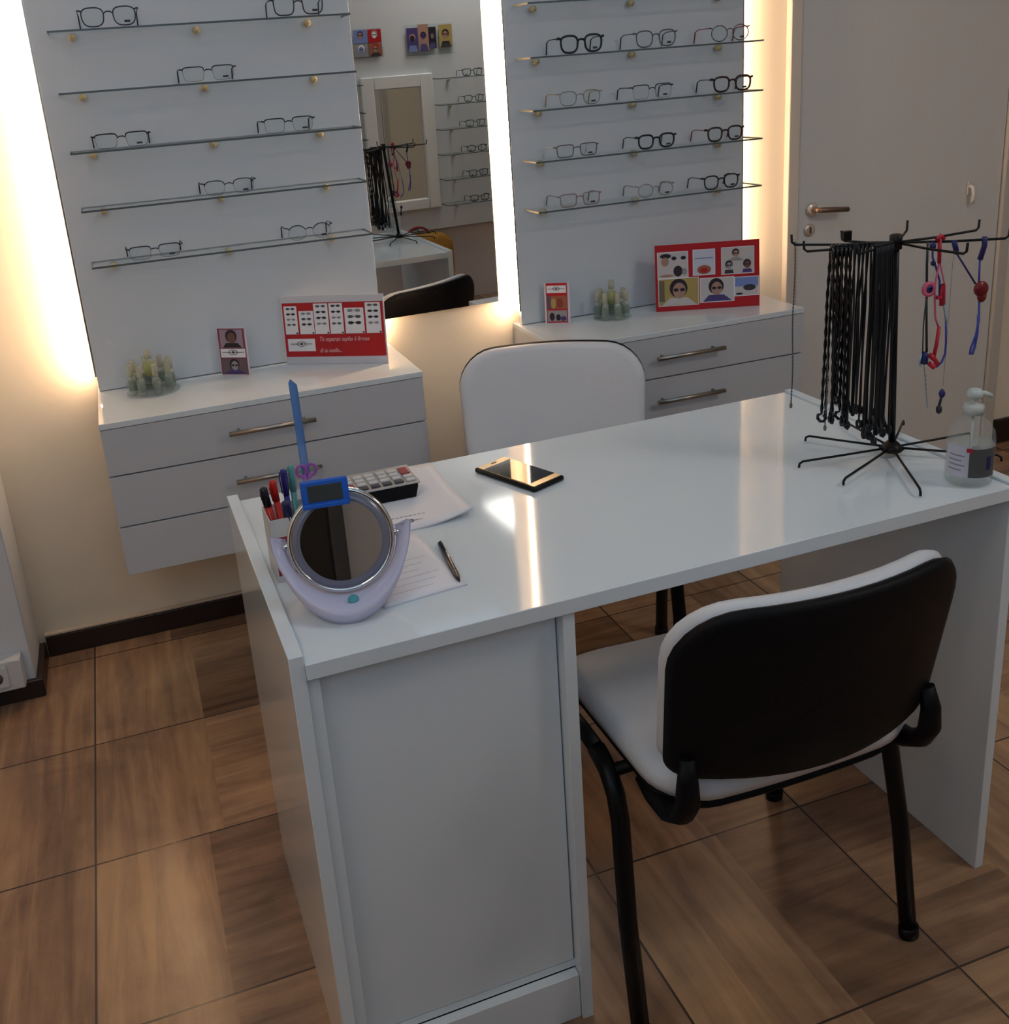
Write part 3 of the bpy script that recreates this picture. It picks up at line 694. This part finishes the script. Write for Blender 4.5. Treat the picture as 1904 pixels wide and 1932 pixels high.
# papers
def sheet(name, lab, cx, cy, w, d, rz, z, curl=0., n=12, layers=1):
    t = thing(name, lab, 'paper', (cx, cy, z), rz)
    for L in range(layers):
        P = []
        for i in range(n + 1):
            row = []
            for j in range(n + 1):
                u = i / n; v = j / n
                c = max(0, (u + (1 - v) - 1.45)) ** 2 * curl
                row.append(Vector((-w / 2 + w * u - c * .3, -d / 2 + d * v + c * .3, c + L * .0007)))
            P.append(row)
        mb = MB().use(paper_m); mb.grid(P)
        o = mb.build('paper_leaf', None, t)
        so_ = o.modifiers.new('thickness', 'SOLIDIFY'); so_.thickness = .0006; so_.offset = 1
    return t
pa = sheet('paper_sheet', 'white printed sheets under the calculator, front corner curling up', .482, -1.168, .215, .272, math.radians(-1), DT, curl=.05, layers=3)
mb = MB(); zz = .0023
def flat_logo(mb, cx, cy, w, z, m):
    mb.use(m).box(cx - w / 2, cx + w / 2, cy - w * .012, cy + w * .012, z, z + .0001)
    for s_ in (-1, 1): mb.tube([(cx + w * .2 * math.cos(math.pi * k / 12), cy + s_ * w * .11 * math.sin(math.pi * k / 12), z) for k in range(13)], w * .014, n=4)
    mb.lathe([(0, z), (w * .06, z), (w * .06, z + .0002), (0, z + .0002)], c=(cx, cy, 0), n=12)
flat_logo(mb, .000, -.103, .052, zz, ink_m)
for k in range(9): mb.box(-.03 + k * .0075, -.0255 + k * .0075, -.083, -.0815, zz, zz + .0001)
mb.build('printed_heading', None, pa)
pb = sheet('receipt_pad', 'white lined receipt pad beside the round mirror, black pen on its edge', .425, -1.425, .125, .20, math.radians(6), DT, layers=4)
mb = MB().use(mat('faint print', (176, 178, 186), .6))
for k in range(9): mb.box(-.05, .045 - (k % 3) * .012, .07 - k * .018, .0706 - k * .018, .0029, .003)
mb.build('printed_lines', None, pb)
# pen
pn = thing('ballpoint_pen', 'black pen lying beside the receipt pad', 'pen', (.4945, -1.4445, DT + .0048), math.atan2(-1.511 + 1.378, .488 - .501))
Rx = Matrix.Rotation(math.radians(90), 4, 'Y')
MB().lathe([(0, -.066), (.0042, -.064), (.0046, 0), (.0046, .045), (.0035, .056), (.0009, .067), (0, .068)], n=14, M=Rx).build('barrel', mat('pen black', (26, 24, 34), .25), pn)
MB().tube([(-.062, 0, .0045), (-.06, 0, .0062), (-.03, 0, .0058)], .0011, n=8).build('clip', _M['pen black'], pn)

# calculator
ca = thing('calculator', 'black desk calculator with silver key face and red key, on the printed sheets', 'calculator', (.448, -1.139, DT + .0027), 0)
MB().prism([(-.078, 0), (.074, 0), (.079, .019), (.079, .025), (-.08, .025), (-.08, .019)], .080).build('body', blackpl_m, ca)
MB().box(-.083, .083, -.044, .044, .0252, .029, .0015).build('face_plate', mat('silver beige', (186, 180, 176), .35, .3), ca)
kd = mat('key dark', (66, 64, 70), .4); kl = mat('key light', (204, 202, 202), .4); kr = mat('key red', (150, 54, 62), .4)
for ix in range(6):
    for iy in range(4):
        m_ = kd if iy == 0 and ix not in (5,) else kl
        if ix == 5 and iy >= 2: m_ = kr
        if ix == 0 and iy == 1: m_ = kr
        x = -.034 + ix * .0205; y = -.033 + iy * .0175
        if ix == 5 and iy == 3: continue
        MB().box(x - .0078, x + .0078, y - .006, y + (.0235 if ix == 5 and iy == 2 else .006), .029, .0325, .0014).build('key', m_, ca)
MB().box(-.079, -.050, -.038, .038, .029, .0305, .001).build('display', mat('calc lcd', (70, 78, 72), .2), ca)

# pen cup (box) with pens
cup = thing('pen_holder', 'white square pen holder with red print at the desk left edge', 'pen holder', (.281, -1.352, DT), math.radians(2))
c = MB(); 
for a in ((-.031, -.0295, -.031, .031), (.0295, .031, -.031, .031), (-.0295, .0295, -.031, -.0295), (-.0295, .0295, .0295, .031)): c.box(a[0], a[1], a[2], a[3], 0, .098)
c.box(-.0295, .0295, -.0295, .0295, 0, .002).build('holder_box', mat('holder white', (206, 206, 208), .4), cup)
hp = mat('holder red print', (150, 30, 52), .5)
c = MB().use(hp)
for z0, z1, x0, x1 in ((.062, .070, -.03, -.008), (.062, .07, -.002, .012), (.036, .041, -.027, -.016), (.010, .026, -.028, -.012), (.008, .014, -.006, .02)): c.box(x0, x1, -.0316, -.031, z0, z1)
c.build('red_print', None, cup)
def stick(name, lab, x, y, dx, dy, h_, r, body, cap, caplen, group='pens in the square holder'):
    t = thing(name, lab, 'pen', (x, y, DT + .0035), 0, group)
    tip = Vector((dx, dy, h_)); q = tip.to_track_quat('Z', 'Y').to_matrix().to_4x4(); L = tip.length
    MB().lathe([(0, 0), (r * .3, 0), (r * .95, .012), (r, .02), (r, L - caplen), (0, L - caplen)], n=12, M=q).build('barrel', body, t)
    MB().lathe([(r * .5, L - caplen), (r * 1.12, L - caplen), (r * 1.12, L - .003), (r * .8, L), (0, L)], n=12, M=q).tube([q @ Vector((r * 1.3, 0, L - .004)), q @ Vector((r * 1.6, 0, L - .01)), q @ Vector((r * 1.35, 0, L - caplen * .9))], r * .22, n=6).build('cap', cap, t)
redp = mat('pen red', (190, 34, 24), .3); blup = mat('pen blue', (38, 36, 120), .25); tealp = mat('pen teal', (88, 150, 150), .3); navp = mat('pen dark blue', (26, 28, 78), .3)
stick('marker_pen', 'red marker with black cap end in the square pen holder', .268, -1.368, -.016, .018, .135, .0052, redp, mat('pen black', (26, 24, 34), .25), .03)
stick('marker_pen', 'red marker with red cap in the square pen holder', .276, -1.350, -.008, .012, .138, .0048, redp, redp, .032)
stick('ballpoint_pen', 'slim dark blue pen standing tallest left in the pen holder', .286, -1.345, .0, .012, .150, .0042, blup, blup, .04)
stick('ballpoint_pen', 'teal pen standing in the middle of the pen holder', .294, -1.342, .005, .016, .152, .0045, tealp, tealp, .04)
stick('ballpoint_pen', 'blue pen leaning right in the pen holder, behind the round mirror', .298, -1.368, .022, .02, .125, .0050, navp, blup, .05)
stick('ballpoint_pen', 'short blue pen at the front of the pen holder', .284, -1.374, -.006, -.004, .118, .0055, navp, navp, .03)
# clear cup with ruler and scissors, behind the mirror
c2 = thing('clear_cup', 'clear cup behind the round mirror holding a blue ruler and scissors', 'cup', (.335, -1.21, DT))
MB().use(thin_clear('cup plastic', (240, 238, 240), .12, .05)).lathe([(0, 0), (.024, 0), (.030, .095), (.0285, .095), (.0228, .002), (0, .002)], n=24).build('cup_wall', None, c2)
ru = thing('plastic_ruler', 'translucent blue ruler standing upright in the clear cup', 'ruler', (.338, -1.205, DT + .004), rot=(0, math.radians(-1.6), math.radians(54)))
MB().prism([(-.012, 0), (.012, 0), (.012, .235), (-.006, .250), (-.012, .246)], .0018).build('ruler_blade', mat('ruler blue', (104, 160, 232), .1, trans=.45), ru)
mb = MB().use(mat('ruler marks', (24, 34, 100), .4))
for k in range(45): mb.box(.0118 - (.0055 if k % 5 == 0 else .0032), .0118, -.0011, -.0009, .02 + k * .0047, .0204 + k * .0047)
mb.box(.0068, .0120, .0009, .0011, .01, .238)
mb.build('scale_marks', None, ru)
scs = thing('scissors', 'scissors with violet handles in the clear cup below the blue ruler', 'scissors', (.336, -1.218, DT + .004))
vio = mat('handle violet', (150, 80, 170), .35)
for s_ in (-1, 1):
    MB().use(vio).tube([(.008 * s_ + .008 * math.cos(a), 0, .098 + (.0095 * math.sin(a))) for a in [2 * math.pi * k / 16 for k in range(16)]], .0022, n=8, closed=True).tube([(.006 * s_, 0, .090), (0, 0, .078)], .004, n=8).build('handle', None, scs)
    MB().use(steel_m).prism([(s_ * .001, .002), (s_ * .006, .075), (-s_ * .002, .082)], .0016, M=Matrix.Translation((0, s_ * .001, 0))).build('blade', None, scs)

# round mirror on its stand
az = math.radians(-9.5); el = math.radians(14)
N_ = Vector((math.sin(az) * math.cos(el), -math.cos(az) * math.cos(el), math.sin(el)))
Uu = Vector((math.cos(az), math.sin(az), 0)); Vn = N_.cross(Uu) * -1
if Vn.z < 0: Vn = -Vn
MC = Vector((.337, -1.463, .834))
rm = thing('table_mirror', 'round chrome rimmed mirror on a lilac white curved stand', 'mirror', (MC.x, MC.y, DT))
Mm = Matrix(((Uu.x, -N_.x, Vn.x, 0), (Uu.y, -N_.y, Vn.y, 0), (Uu.z, -N_.z, Vn.z, MC.z - DT), (0, 0, 0, 1)))   # local x=u, y=away, z=v
def circ(r, y, n=48): return [Vector((r * math.cos(2 * math.pi * k / n), y, r * math.sin(2 * math.pi * k / n))) for k in range(n)]
MB().prism([(p.x, p.z) for p in circ(.0565, 0)], .002, M=Mm @ Matrix.Translation((0, -.004, 0))).build('mirror_glass', mirror_m, rm)
g = MB(); g.grid([[Mm @ p for p in circ(r, y)] for r, y in ((.0563, -.0048), (.059, -.0052), (.0672, -.0035), (.0685, -.001))], close_u=True); g.build('bevel_ring', mat('bevel grey', (124, 124, 138), .2, .2), rm)
g = MB(); g.tube([Mm @ p for p in circ(.0705, 0)], .0042, n=10, closed=True)
g.grid([[Mm @ p for p in circ(r, y)] for r, y in ((.070, .003), (.066, .010), (.04, .014), (.001, .015))], close_u=True); g.build('chrome_rim', chrome_m, rm)
lil = mat('lilac plastic', (196, 192, 216), .3)
def arc(f, a0, a1, n=40): return [f(math.radians(a0 + (a1 - a0) * k / n)) for k in range(n + 1)]
def L1(a):   # inner edge, in the mirror plane just behind the rim
    return Mm @ Vector((.0762 * math.cos(a), .002 , .0762 * math.sin(a)))
def loopf(rx, fz, fy):
    def F(a):
        s_ = max(0, -math.sin(a)); c_ = math.cos(a)
        return Vector((Uu.x * c_ * rx + N_.x * fy * s_ ** 1.6, Uu.y * c_ * rx + N_.y * fy * s_ ** 1.6, fz(s_)))
    return F
zc = MC.z - DT
F2 = loopf(.094, lambda s_: zc + .018 - (zc + .018 - .022) * s_ ** 1.1, .092)
F3 = loopf(.098, lambda s_: zc + .016 - (zc + .016 - .014) * s_ ** 1.1, .098)
F4 = loopf(.094, lambda s_: zc + .012 - (zc + .012 - .0) * s_ ** 1.0, .090)
F5 = loopf(.084, lambda s_: zc + .012 - (zc + .012 - .0) * s_ ** 1.0, .0)
def Lb(a): return Mm @ Vector((.0765 * math.cos(a), .008, .0765 * math.sin(a)))
A0, A1 = 172, 368
rows_ = [arc(F, A0, A1) for F in (Lb, L1, F2, F3, F4, F5, Lb)]
mb = MB().use(lil); mb.grid(rows_)
for e in (0, -1):
    vs = [mb.bm.verts.new(r_[e]) for r_ in rows_[:-1]]; mb._tag([mb.bm.faces.new(vs)])
st = mb.build('curved_stand', None, rm)
for s_ in (-1, 1):
    MB().tube([Mm @ Vector((s_ * .069, .002, .0)), Mm @ Vector((s_ * .083, .004, 0))], .005, n=12).build('pivot', chrome_m, rm)
p_ = (F2(math.radians(274)) * .55 + L1(math.radians(274)) * .45)
nr = (F2(math.radians(280)) - F2(math.radians(268))).cross(L1(math.radians(274)) - F2(math.radians(274))).normalized()
if nr.z < 0: nr = -nr
nr = (nr * .5 + N_ * .6 + Vector((0, 0, .5))).normalized()
qb = Matrix.Translation(p_ + nr * .0042) @ nr.to_track_quat('Z', 'Y').to_matrix().to_4x4()
MB().lathe([(0, -.005), (.0075, -.005), (.0075, .0012), (.006, .0022), (0, .0026)], n=20, M=qb).build('power_button', mat('button teal', (70, 150, 158), .35), rm)
# little blue clock clipped on the rim
ck = thing('digital_clock', 'small bright blue digital clock perched on top of the round mirror', 'clock', (MC.x, MC.y, MC.z))
Mc = Matrix(((Uu.x, -N_.x, Vn.x, 0), (Uu.y, -N_.y, Vn.y, 0), (Uu.z, -N_.z, Vn.z, 0), (0, 0, 0, 1))) @ Matrix.Translation((-.014, -.013, .070)) @ Matrix.Rotation(math.radians(-1), 4, 'Y')
blu = mat('clock blue', (22, 88, 190), .35)
MB().box(-.0325, .0325, -.007, .008, -.019, .019, .0025, M=Mc).box(-.032, .031, -.0095, -.007, -.019, -.013, .001, M=Mc).build('clock_case', blu, ck)
MB().box(-.0235, .0235, -.0078, -.0068, -.0105, .0125, .0005, M=Mc).build('clock_screen', mat('clock lcd', (58, 62, 62), .25), ck)

# ================================================================ hand gel bottle
gb = thing('hand_gel_bottle', 'clear pump bottle of hand gel with grey and white label on the desk', 'bottle', (1.341, -1.556, DT + .001))
gc = thin_clear('gel bottle plastic', (252, 253, 253), .07, .04)
MB().use(gc).lathe([(0, 0), (.033, 0), (.0362, .004), (.0362, .072), (.034, .086), (.026, .100), (.0145, .108), (.013, .114), (0, .114)], n=36).build('bottle_body', None, gb)
MB().use(thin_clear('gel', (247, 250, 250), .16, .1)).lathe([(0, .0025), (.0345, .0025), (.0345, .066), (0, .066)], n=32).build('gel_fill', None, gb)
def wrap(mb, r, a0, a1, z0, z1, m, n=18):
    mb.use(m); mb.grid([[Vector((r * math.cos(math.radians(a0 + (a1 - a0) * k / n)), r * math.sin(math.radians(a0 + (a1 - a0) * k / n)), z)) for k in range(n + 1)] for z in (z0, z1)])
lw = mat('label pale', (196, 198, 214), .4); ld = mat('label charcoal', (84, 86, 88), .4)
mb = MB(); wrap(mb, .0366, 160, 224, .018, .070, lw); wrap(mb, .0366, 224, 296, .018, .066, ld)
for k, z in enumerate((.052, .044, .036, .028)): wrap(mb, .0368, 172, 214 - 7 * (k % 2), z, z + .0022, mat('label text', (128, 130, 150), .5), 8)
wrap(mb, .0368, 217, 232, .060, .067, mat('label red', (176, 40, 60), .4), 6); wrap(mb, .0368, 266, 280, .030, .052, mat('label indigo', (44, 42, 92), .4), 6)
mb.build('bottle_label', None, gb)
pm = MB().use(mat('pump white', (196, 202, 198), .35))
pm.lathe([(0, .1142), (.0155, .1142), (.0155, .128), (.011, .131), (.006, .132), (.006, .140), (.0125, .141), (.0125, .148), (.009, .154), (0, .156)], n=20)
pm.tube([(0, 0, .147), (.012, -.008, .147), (.021, -.014, .143)], [.0055, .0045, .003], n=10)
pm.build('pump_head', None, gb)
MB().tube([(0, 0, .004), (0, 0, .113)], .002, n=8).build('dip_tube', _M['pump white'], gb)

# ================================================================ spinner rack with cords
HB = Vector((1.316, -1.408, DT)); HT = Vector((1.287, -1.424, 1.125))
sp = thing('cord_rack', 'black wire spinner rack on the desk with spread arms and feet', 'rack', tuple(HB))
ax = HT - HB
MB().tube([Vector((0, 0, .012)), ax + Vector((0, 0, .006))], .0058, n=14).build('pole', black_m, sp)
MB().lathe([(0, .006), (.017, .008), (.021, .013), (.014, .020), (.008, .026), (0, .026)], n=20).build('base_hub', black_m, sp)
MB().lathe([(0, -.010), (.010, -.010), (.010, .012), (.007, .014), (0, .014)], c=tuple(ax), n=16).build('top_hub', black_m, sp)
for a, r_ in ((172, .172), (124, .150), (205, .172), (243, .184), (82, .15), (42, .155), (-3, .165), (-42, .17)):
    d = Vector((math.cos(math.radians(a)), math.sin(math.radians(a)), 0))
    MB().tube([d * .012 + Vector((0, 0, .014)), d * (r_ * .5) + Vector((0, 0, .013)), d * (r_ - .006) + Vector((0, 0, .0125)), d * r_ + Vector((0, 0, .009)), d * (r_ + .001) + Vector((0, 0, .0022))], .0021, n=8).build('foot', black_m, sp)
ARM = {}
for a, r_ in ((137, .160), (162, .147), (114, .092), (42, .136), (5, .182), (-25, .172), (-82, .131), (195, .10)):
    d = Vector((math.cos(math.radians(a)), math.sin(math.radians(a)), 0)); ARM[a] = (HT, d, r_)
    am = MB().tube([ax + d * .006 + Vector((0, 0, .0)), ax + d * (r_ * .5) + Vector((0, 0, -.003)), ax + d * (r_ - .005) + Vector((0, 0, -.003)), ax + d * r_ + Vector((0, 0, .001)), ax + d * (r_ + .001) + Vector((0, 0, .014))], .0021, n=8).build('hook_arm', black_m, sp)
    if a == 114: MB().box(-.008, .008, -.004, .004, -.008, .008, .001, M=Matrix.Translation(ax + d * (r_ - .008) + Vector((0, 0, .006)))).build('end_cap', black_m, am)
cordm = noisy('black cord', (16, 15, 18), .55, .3, 300); beadm = mat('black bead', (12, 12, 16), .15)
rng = random.Random(4)
def cord(base, zt, zb, spread, m, lab, cat, grp, r=.0016, bead=False, name='eyeglass_lanyard', perp=(0, 1)):
    """a doubled cord hung over an arm at base (x,y)"""
    px, py = perp; mb = MB().use(m)
    for s_ in (-1, 1):
        n = 26; pts = []; rad = []
        zb_ = zb + rng.uniform(-.012, .014); w1 = rng.uniform(.6, 1.3) * spread; jx = rng.uniform(-.006, .006); ph_ = rng.uniform(0, 6); tw = rng.uniform(-.004, .004)
        for k in range(n + 1):
            q = k / n; z = zt + (zb_ - zt) * q
            o = s_ * (.0026 + w1 * min(1, q * 3)) ; wob = .0022 * math.sin(ph_ + q * 7) * min(1, q * 4)
            pts.append(Vector((base[0] + px * o + jx * q + wob, base[1] + py * o + wob, z))); rad.append(r * (1.8 if bead and k % 2 else 1.))
        # rubber end loop
        e = pts[-1]
        for k in range(1, 7):
            a = math.pi * 2 * k / 6.5; pts.append(e + Vector((tw * math.sin(a), (.0045 - tw) * s_ * math.sin(a), -.007 * (1 - math.cos(a))))); rad.append(r * 1.5)
        mb.tube(pts, rad, n=6)
    mb.tube([(base[0] + px * o_, base[1] + py * o_, zt + dz) for o_, dz in ((-.0026, 0), (-.0018, .0022), (0, .003), (.0018, .0022), (.0026, 0))], r, n=6)
    o = mb.build(name, None); tag(o, lab, cat, grp); return o
for k in range(10):
    f_ = .28 + .046 * k; H, d, r_ = ARM[162]; b = H + d * r_ * f_
    bead = k >= 5
    cord((b.x, b.y), H.z + .0005, (.858 if k > 5 else .845) + rng.uniform(-.014, .014), .006, beadm if bead else cordm,
         'black beaded cord in the outer hanging bundle on the rack' if bead else 'plain black cord in the outer hanging bundle on the rack', 'cord',
         'black beaded cords in the outer bundle' if bead else 'plain black cords in the outer bundle', r=.0018, bead=bead)
for k in range(10):
    f_ = .10 + .046 * k; H, d, r_ = ARM[195]; b = H + d * r_ * f_
    cord((b.x, b.y), H.z + .0005, .828 + rng.uniform(-.012, .016), .0075, cordm, 'plain black cord in the dense bundle beside the rack pole', 'cord', 'plain black cords beside the pole', r=.0021)
chm = mat('chain dull silver', (120, 116, 112), .35, .6)
def chain(p, zb, lab, r=.0012):
    mb = MB().use(chm); n = 90; zt = p[2]
    mb.tube([(p[0] + .0012 * math.sin(k * .11), p[1], zt + (zb - zt) * k / n) for k in range(n + 1)], [r * (1.35 if k % 2 else .7) for k in range(n + 1)], n=6)
    mb.tube([(p[0], p[1] - .003, zt + .001), (p[0], p[1], zt + .004), (p[0], p[1] + .003, zt + .001), (p[0], p[1], zt - .004)], r, n=6)
    mb.lathe([(0, -.010), (.0025, -.008), (.0028, -.002), (0, .002)], c=(p[0] + .0012 * math.sin(90 * .11), p[1], zb), n=10)
    tag(mb.build('eyeglass_chain', None), lab, 'chain', 'thin chains at the left of the rack')
b = HT + ARM[137][1] * .155; chain((b.x, b.y, HT.z - .002), .845, 'thin metal chain hanging from the far left arm tip of the rack')
b = HT + ARM[162][1] * .103; chain((b.x, b.y, HT.z - .002), .823, 'thin metal chain with a clasp just left of the black cord bundle', r=.001)
# coloured straps at the right
cb = mat('cord blue', (62, 72, 160), .4); cdr = mat('disc dark red', (120, 20, 28), .3); cpk = mat('cord pink', (214, 96, 128), .4); crd = mat('cord red', (190, 30, 52), .4)
cgn = mat('cord black green', (40, 46, 42), .4); cwt = mat('bead pale blue', (150, 176, 190), .3); cnv = mat('cord navy', (36, 34, 96), .4)
def gcap(o, lab, cat='cord'): return tag(o, lab, cat, 'coloured children cords at the right of the rack')
mb = MB().use(cnv).tube([(1.409, -1.482, 1.126), (1.412, -1.48, 1.112), (1.405, -1.48, 1.09)], .0042, n=8).tube([(1.347, -1.484, 1.127), (1.353, -1.482, 1.115), (1.357, -1.48, 1.107)], .0042, n=8)
mb.use(cb).tube([(1.405, -1.48, 1.09), (1.407, -1.48, 1.05)], .0018, n=6).tube([(1.409, -1.48, 1.04), (1.413, -1.48, .99), (1.409, -1.48, .965), (1.401, -1.48, .945), (1.400, -1.48, .935), (1.405, -1.48, .934), (1.409, -1.48, .947), (1.412, -1.48, .968), (1.411, -1.48, 1.0)], .002, n=6)
mb.use(cnv).tube([(1.357, -1.48, 1.107), (1.400, -1.48, 1.052)], .0015, n=6)
o = mb.build('eyeglass_lanyard'); gcap(o, 'blue cord with a dark red disc, rightmost on the rack')
MB().use(cdr).lathe([(0, -.004), (.0115, -.004), (.013, 0), (.0115, .004), (0, .004)], c=(0, 0, 0), n=20, M=Matrix.Translation((1.409, -1.483, 1.043)) @ R90).lathe([(0, -.003), (.008, -.003), (.009, 0), (0, .003)], n=16, M=Matrix.Translation((1.411, -1.485, 1.030)) @ R90).build('disc_pendant', None, o)
mb = MB().use(cgn).tube([(1.318, -1.46, 1.126), (1.319, -1.46, 1.09), (1.321, -1.46, 1.06)], .0021, n=6).tube([(1.322, -1.46, 1.045), (1.326, -1.46, .99), (1.330, -1.46, .945)], .0021, n=6).tube([(1.320, -1.462, 1.042), (1.318, -1.462, .99), (1.320, -1.462, .945)], .0011, n=6)
o = mb.build('eyeglass_lanyard'); gcap(o, 'dark green cord with a pink flower ring, nearest the rack pole of the coloured ones')
mb = MB().use(cpk).lathe([(.006, -.0025), (.0125, -.002), (.0125, .002), (.006, .0025), (.006, -.0025)], n=20, M=Matrix.Translation((1.323, -1.463, 1.051)) @ R90).use(cnv).lathe([(0, -.003), (.006, -.003), (.006, .003), (0, .003)], n=14, M=Matrix.Translation((1.323, -1.463, 1.051)) @ R90).use(cwt).lathe([(0, -.0042), (.0025, -.0042), (.0025, .003), (0, .003)], n=10, M=Matrix.Translation((1.324, -1.463, 1.052)) @ R90)
mb.build('flower_ring', None, o)
mb = MB().use(cnv).lathe([(0, 0), (.006, .002), (.0065, .016), (.003, .022), (0, .022)], c=(1.326, -1.46, .924), n=12).use(cwt)
mb.tube([(1.318, -1.462, .944), (1.314, -1.462, .93), (1.317, -1.462, .924)], .0014, n=6)
for z in (.905, .898, .890, .882, .868, .858, .850): mb.lathe([(0, -.003), (.0018, 0), (0, .003)], c=(1.331 + (.905 - z) * .15, -1.46, z), n=8)
mb.use(cgn).tube([(1.326, -1.46, .925), (1.339, -1.46, .846)], .0004, n=4); mb.build('bead_drop', None, o)
mb = MB().use(crd).tube([(1.334, -1.462, 1.128), (1.342, -1.46, 1.134), (1.348, -1.462, 1.128)], .0035, n=8).tube([(1.341, -1.46, 1.13), (1.343, -1.46, 1.09)], .003, n=8)
mb.use(cpk).tube([(1.343, -1.46, 1.09), (1.337, -1.46, 1.05), (1.343, -1.46, 1.0), (1.350, -1.46, .985)], .0018, n=6).tube([(1.345, -1.46, 1.09), (1.358, -1.46, 1.05), (1.360, -1.46, 1.02)], .0013, n=6)
mb.use(crd).tube([(1.340, -1.462, 1.035), (1.350, -1.462, 1.032), (1.352, -1.462, 1.055), (1.351, -1.462, 1.02)], .0035, n=8).tube([(1.350, -1.462, .985), (1.347, -1.462, .955), (1.343, -1.462, .935)], [.0028, .003, .003], n=8)
mb.tube([(1.334, -1.463, .940), (1.343, -1.463, .932), (1.350, -1.463, .924), (1.342, -1.463, .918), (1.334, -1.463, .926)], .0042, n=8)
gcap(mb.build('eyeglass_lanyard'), 'red and pink cord with a red bow in the middle of the coloured ones')
mb = MB().use(cb).tube([(1.331, -1.456, 1.124), (1.333, -1.456, 1.10), (1.340, -1.456, 1.085), (1.350, -1.456, 1.06), (1.352, -1.456, 1.03)], .0018, n=6)
mb.use(cnv).lathe([(0, -.006), (.005, -.003), (.005, .003), (0, .006)], c=(1.332, -1.456, 1.118), n=10).lathe([(0, -.005), (.004, -.002), (.004, .002), (0, .005)], c=(1.335, -1.456, 1.09), n=10)
mb.use(cwt).tube([(1.360, -1.458, 1.02), (1.367, -1.458, .99)], .0018, n=6).use(cb).tube([(1.367, -1.458, .99), (1.370, -1.458, .955), (1.370, -1.458, .935), (1.364, -1.458, .922), (1.354, -1.458, .915)], .0019, n=6).use(cwt).tube([(1.352, -1.456, 1.03), (1.362, -1.457, 1.02)], .0018, n=6)
gcap(mb.build('eyeglass_lanyard'), 'blue and pale looped cord just right of the red and pink one')
mb = MB().use(cnv).tube([(1.361, -1.47, 1.118), (1.359, -1.47, .885)], .00025, n=4).lathe([(0, -.010), (.004, -.008), (.0055, -.002), (.003, .004), (0, .006)], c=(1.358, -1.47, .874), n=12).use(ink_m).lathe([(0, -.012), (.0045, -.008), (.005, .0), (0, .006)], c=(1.354, -1.47, .848), n=12).tube([(1.358, -1.47, .868), (1.354, -1.47, .852)], .0025, n=6)
gcap(mb.build('hanging_charm'), 'small dark charm hanging low above the hand gel bottle', 'charm')
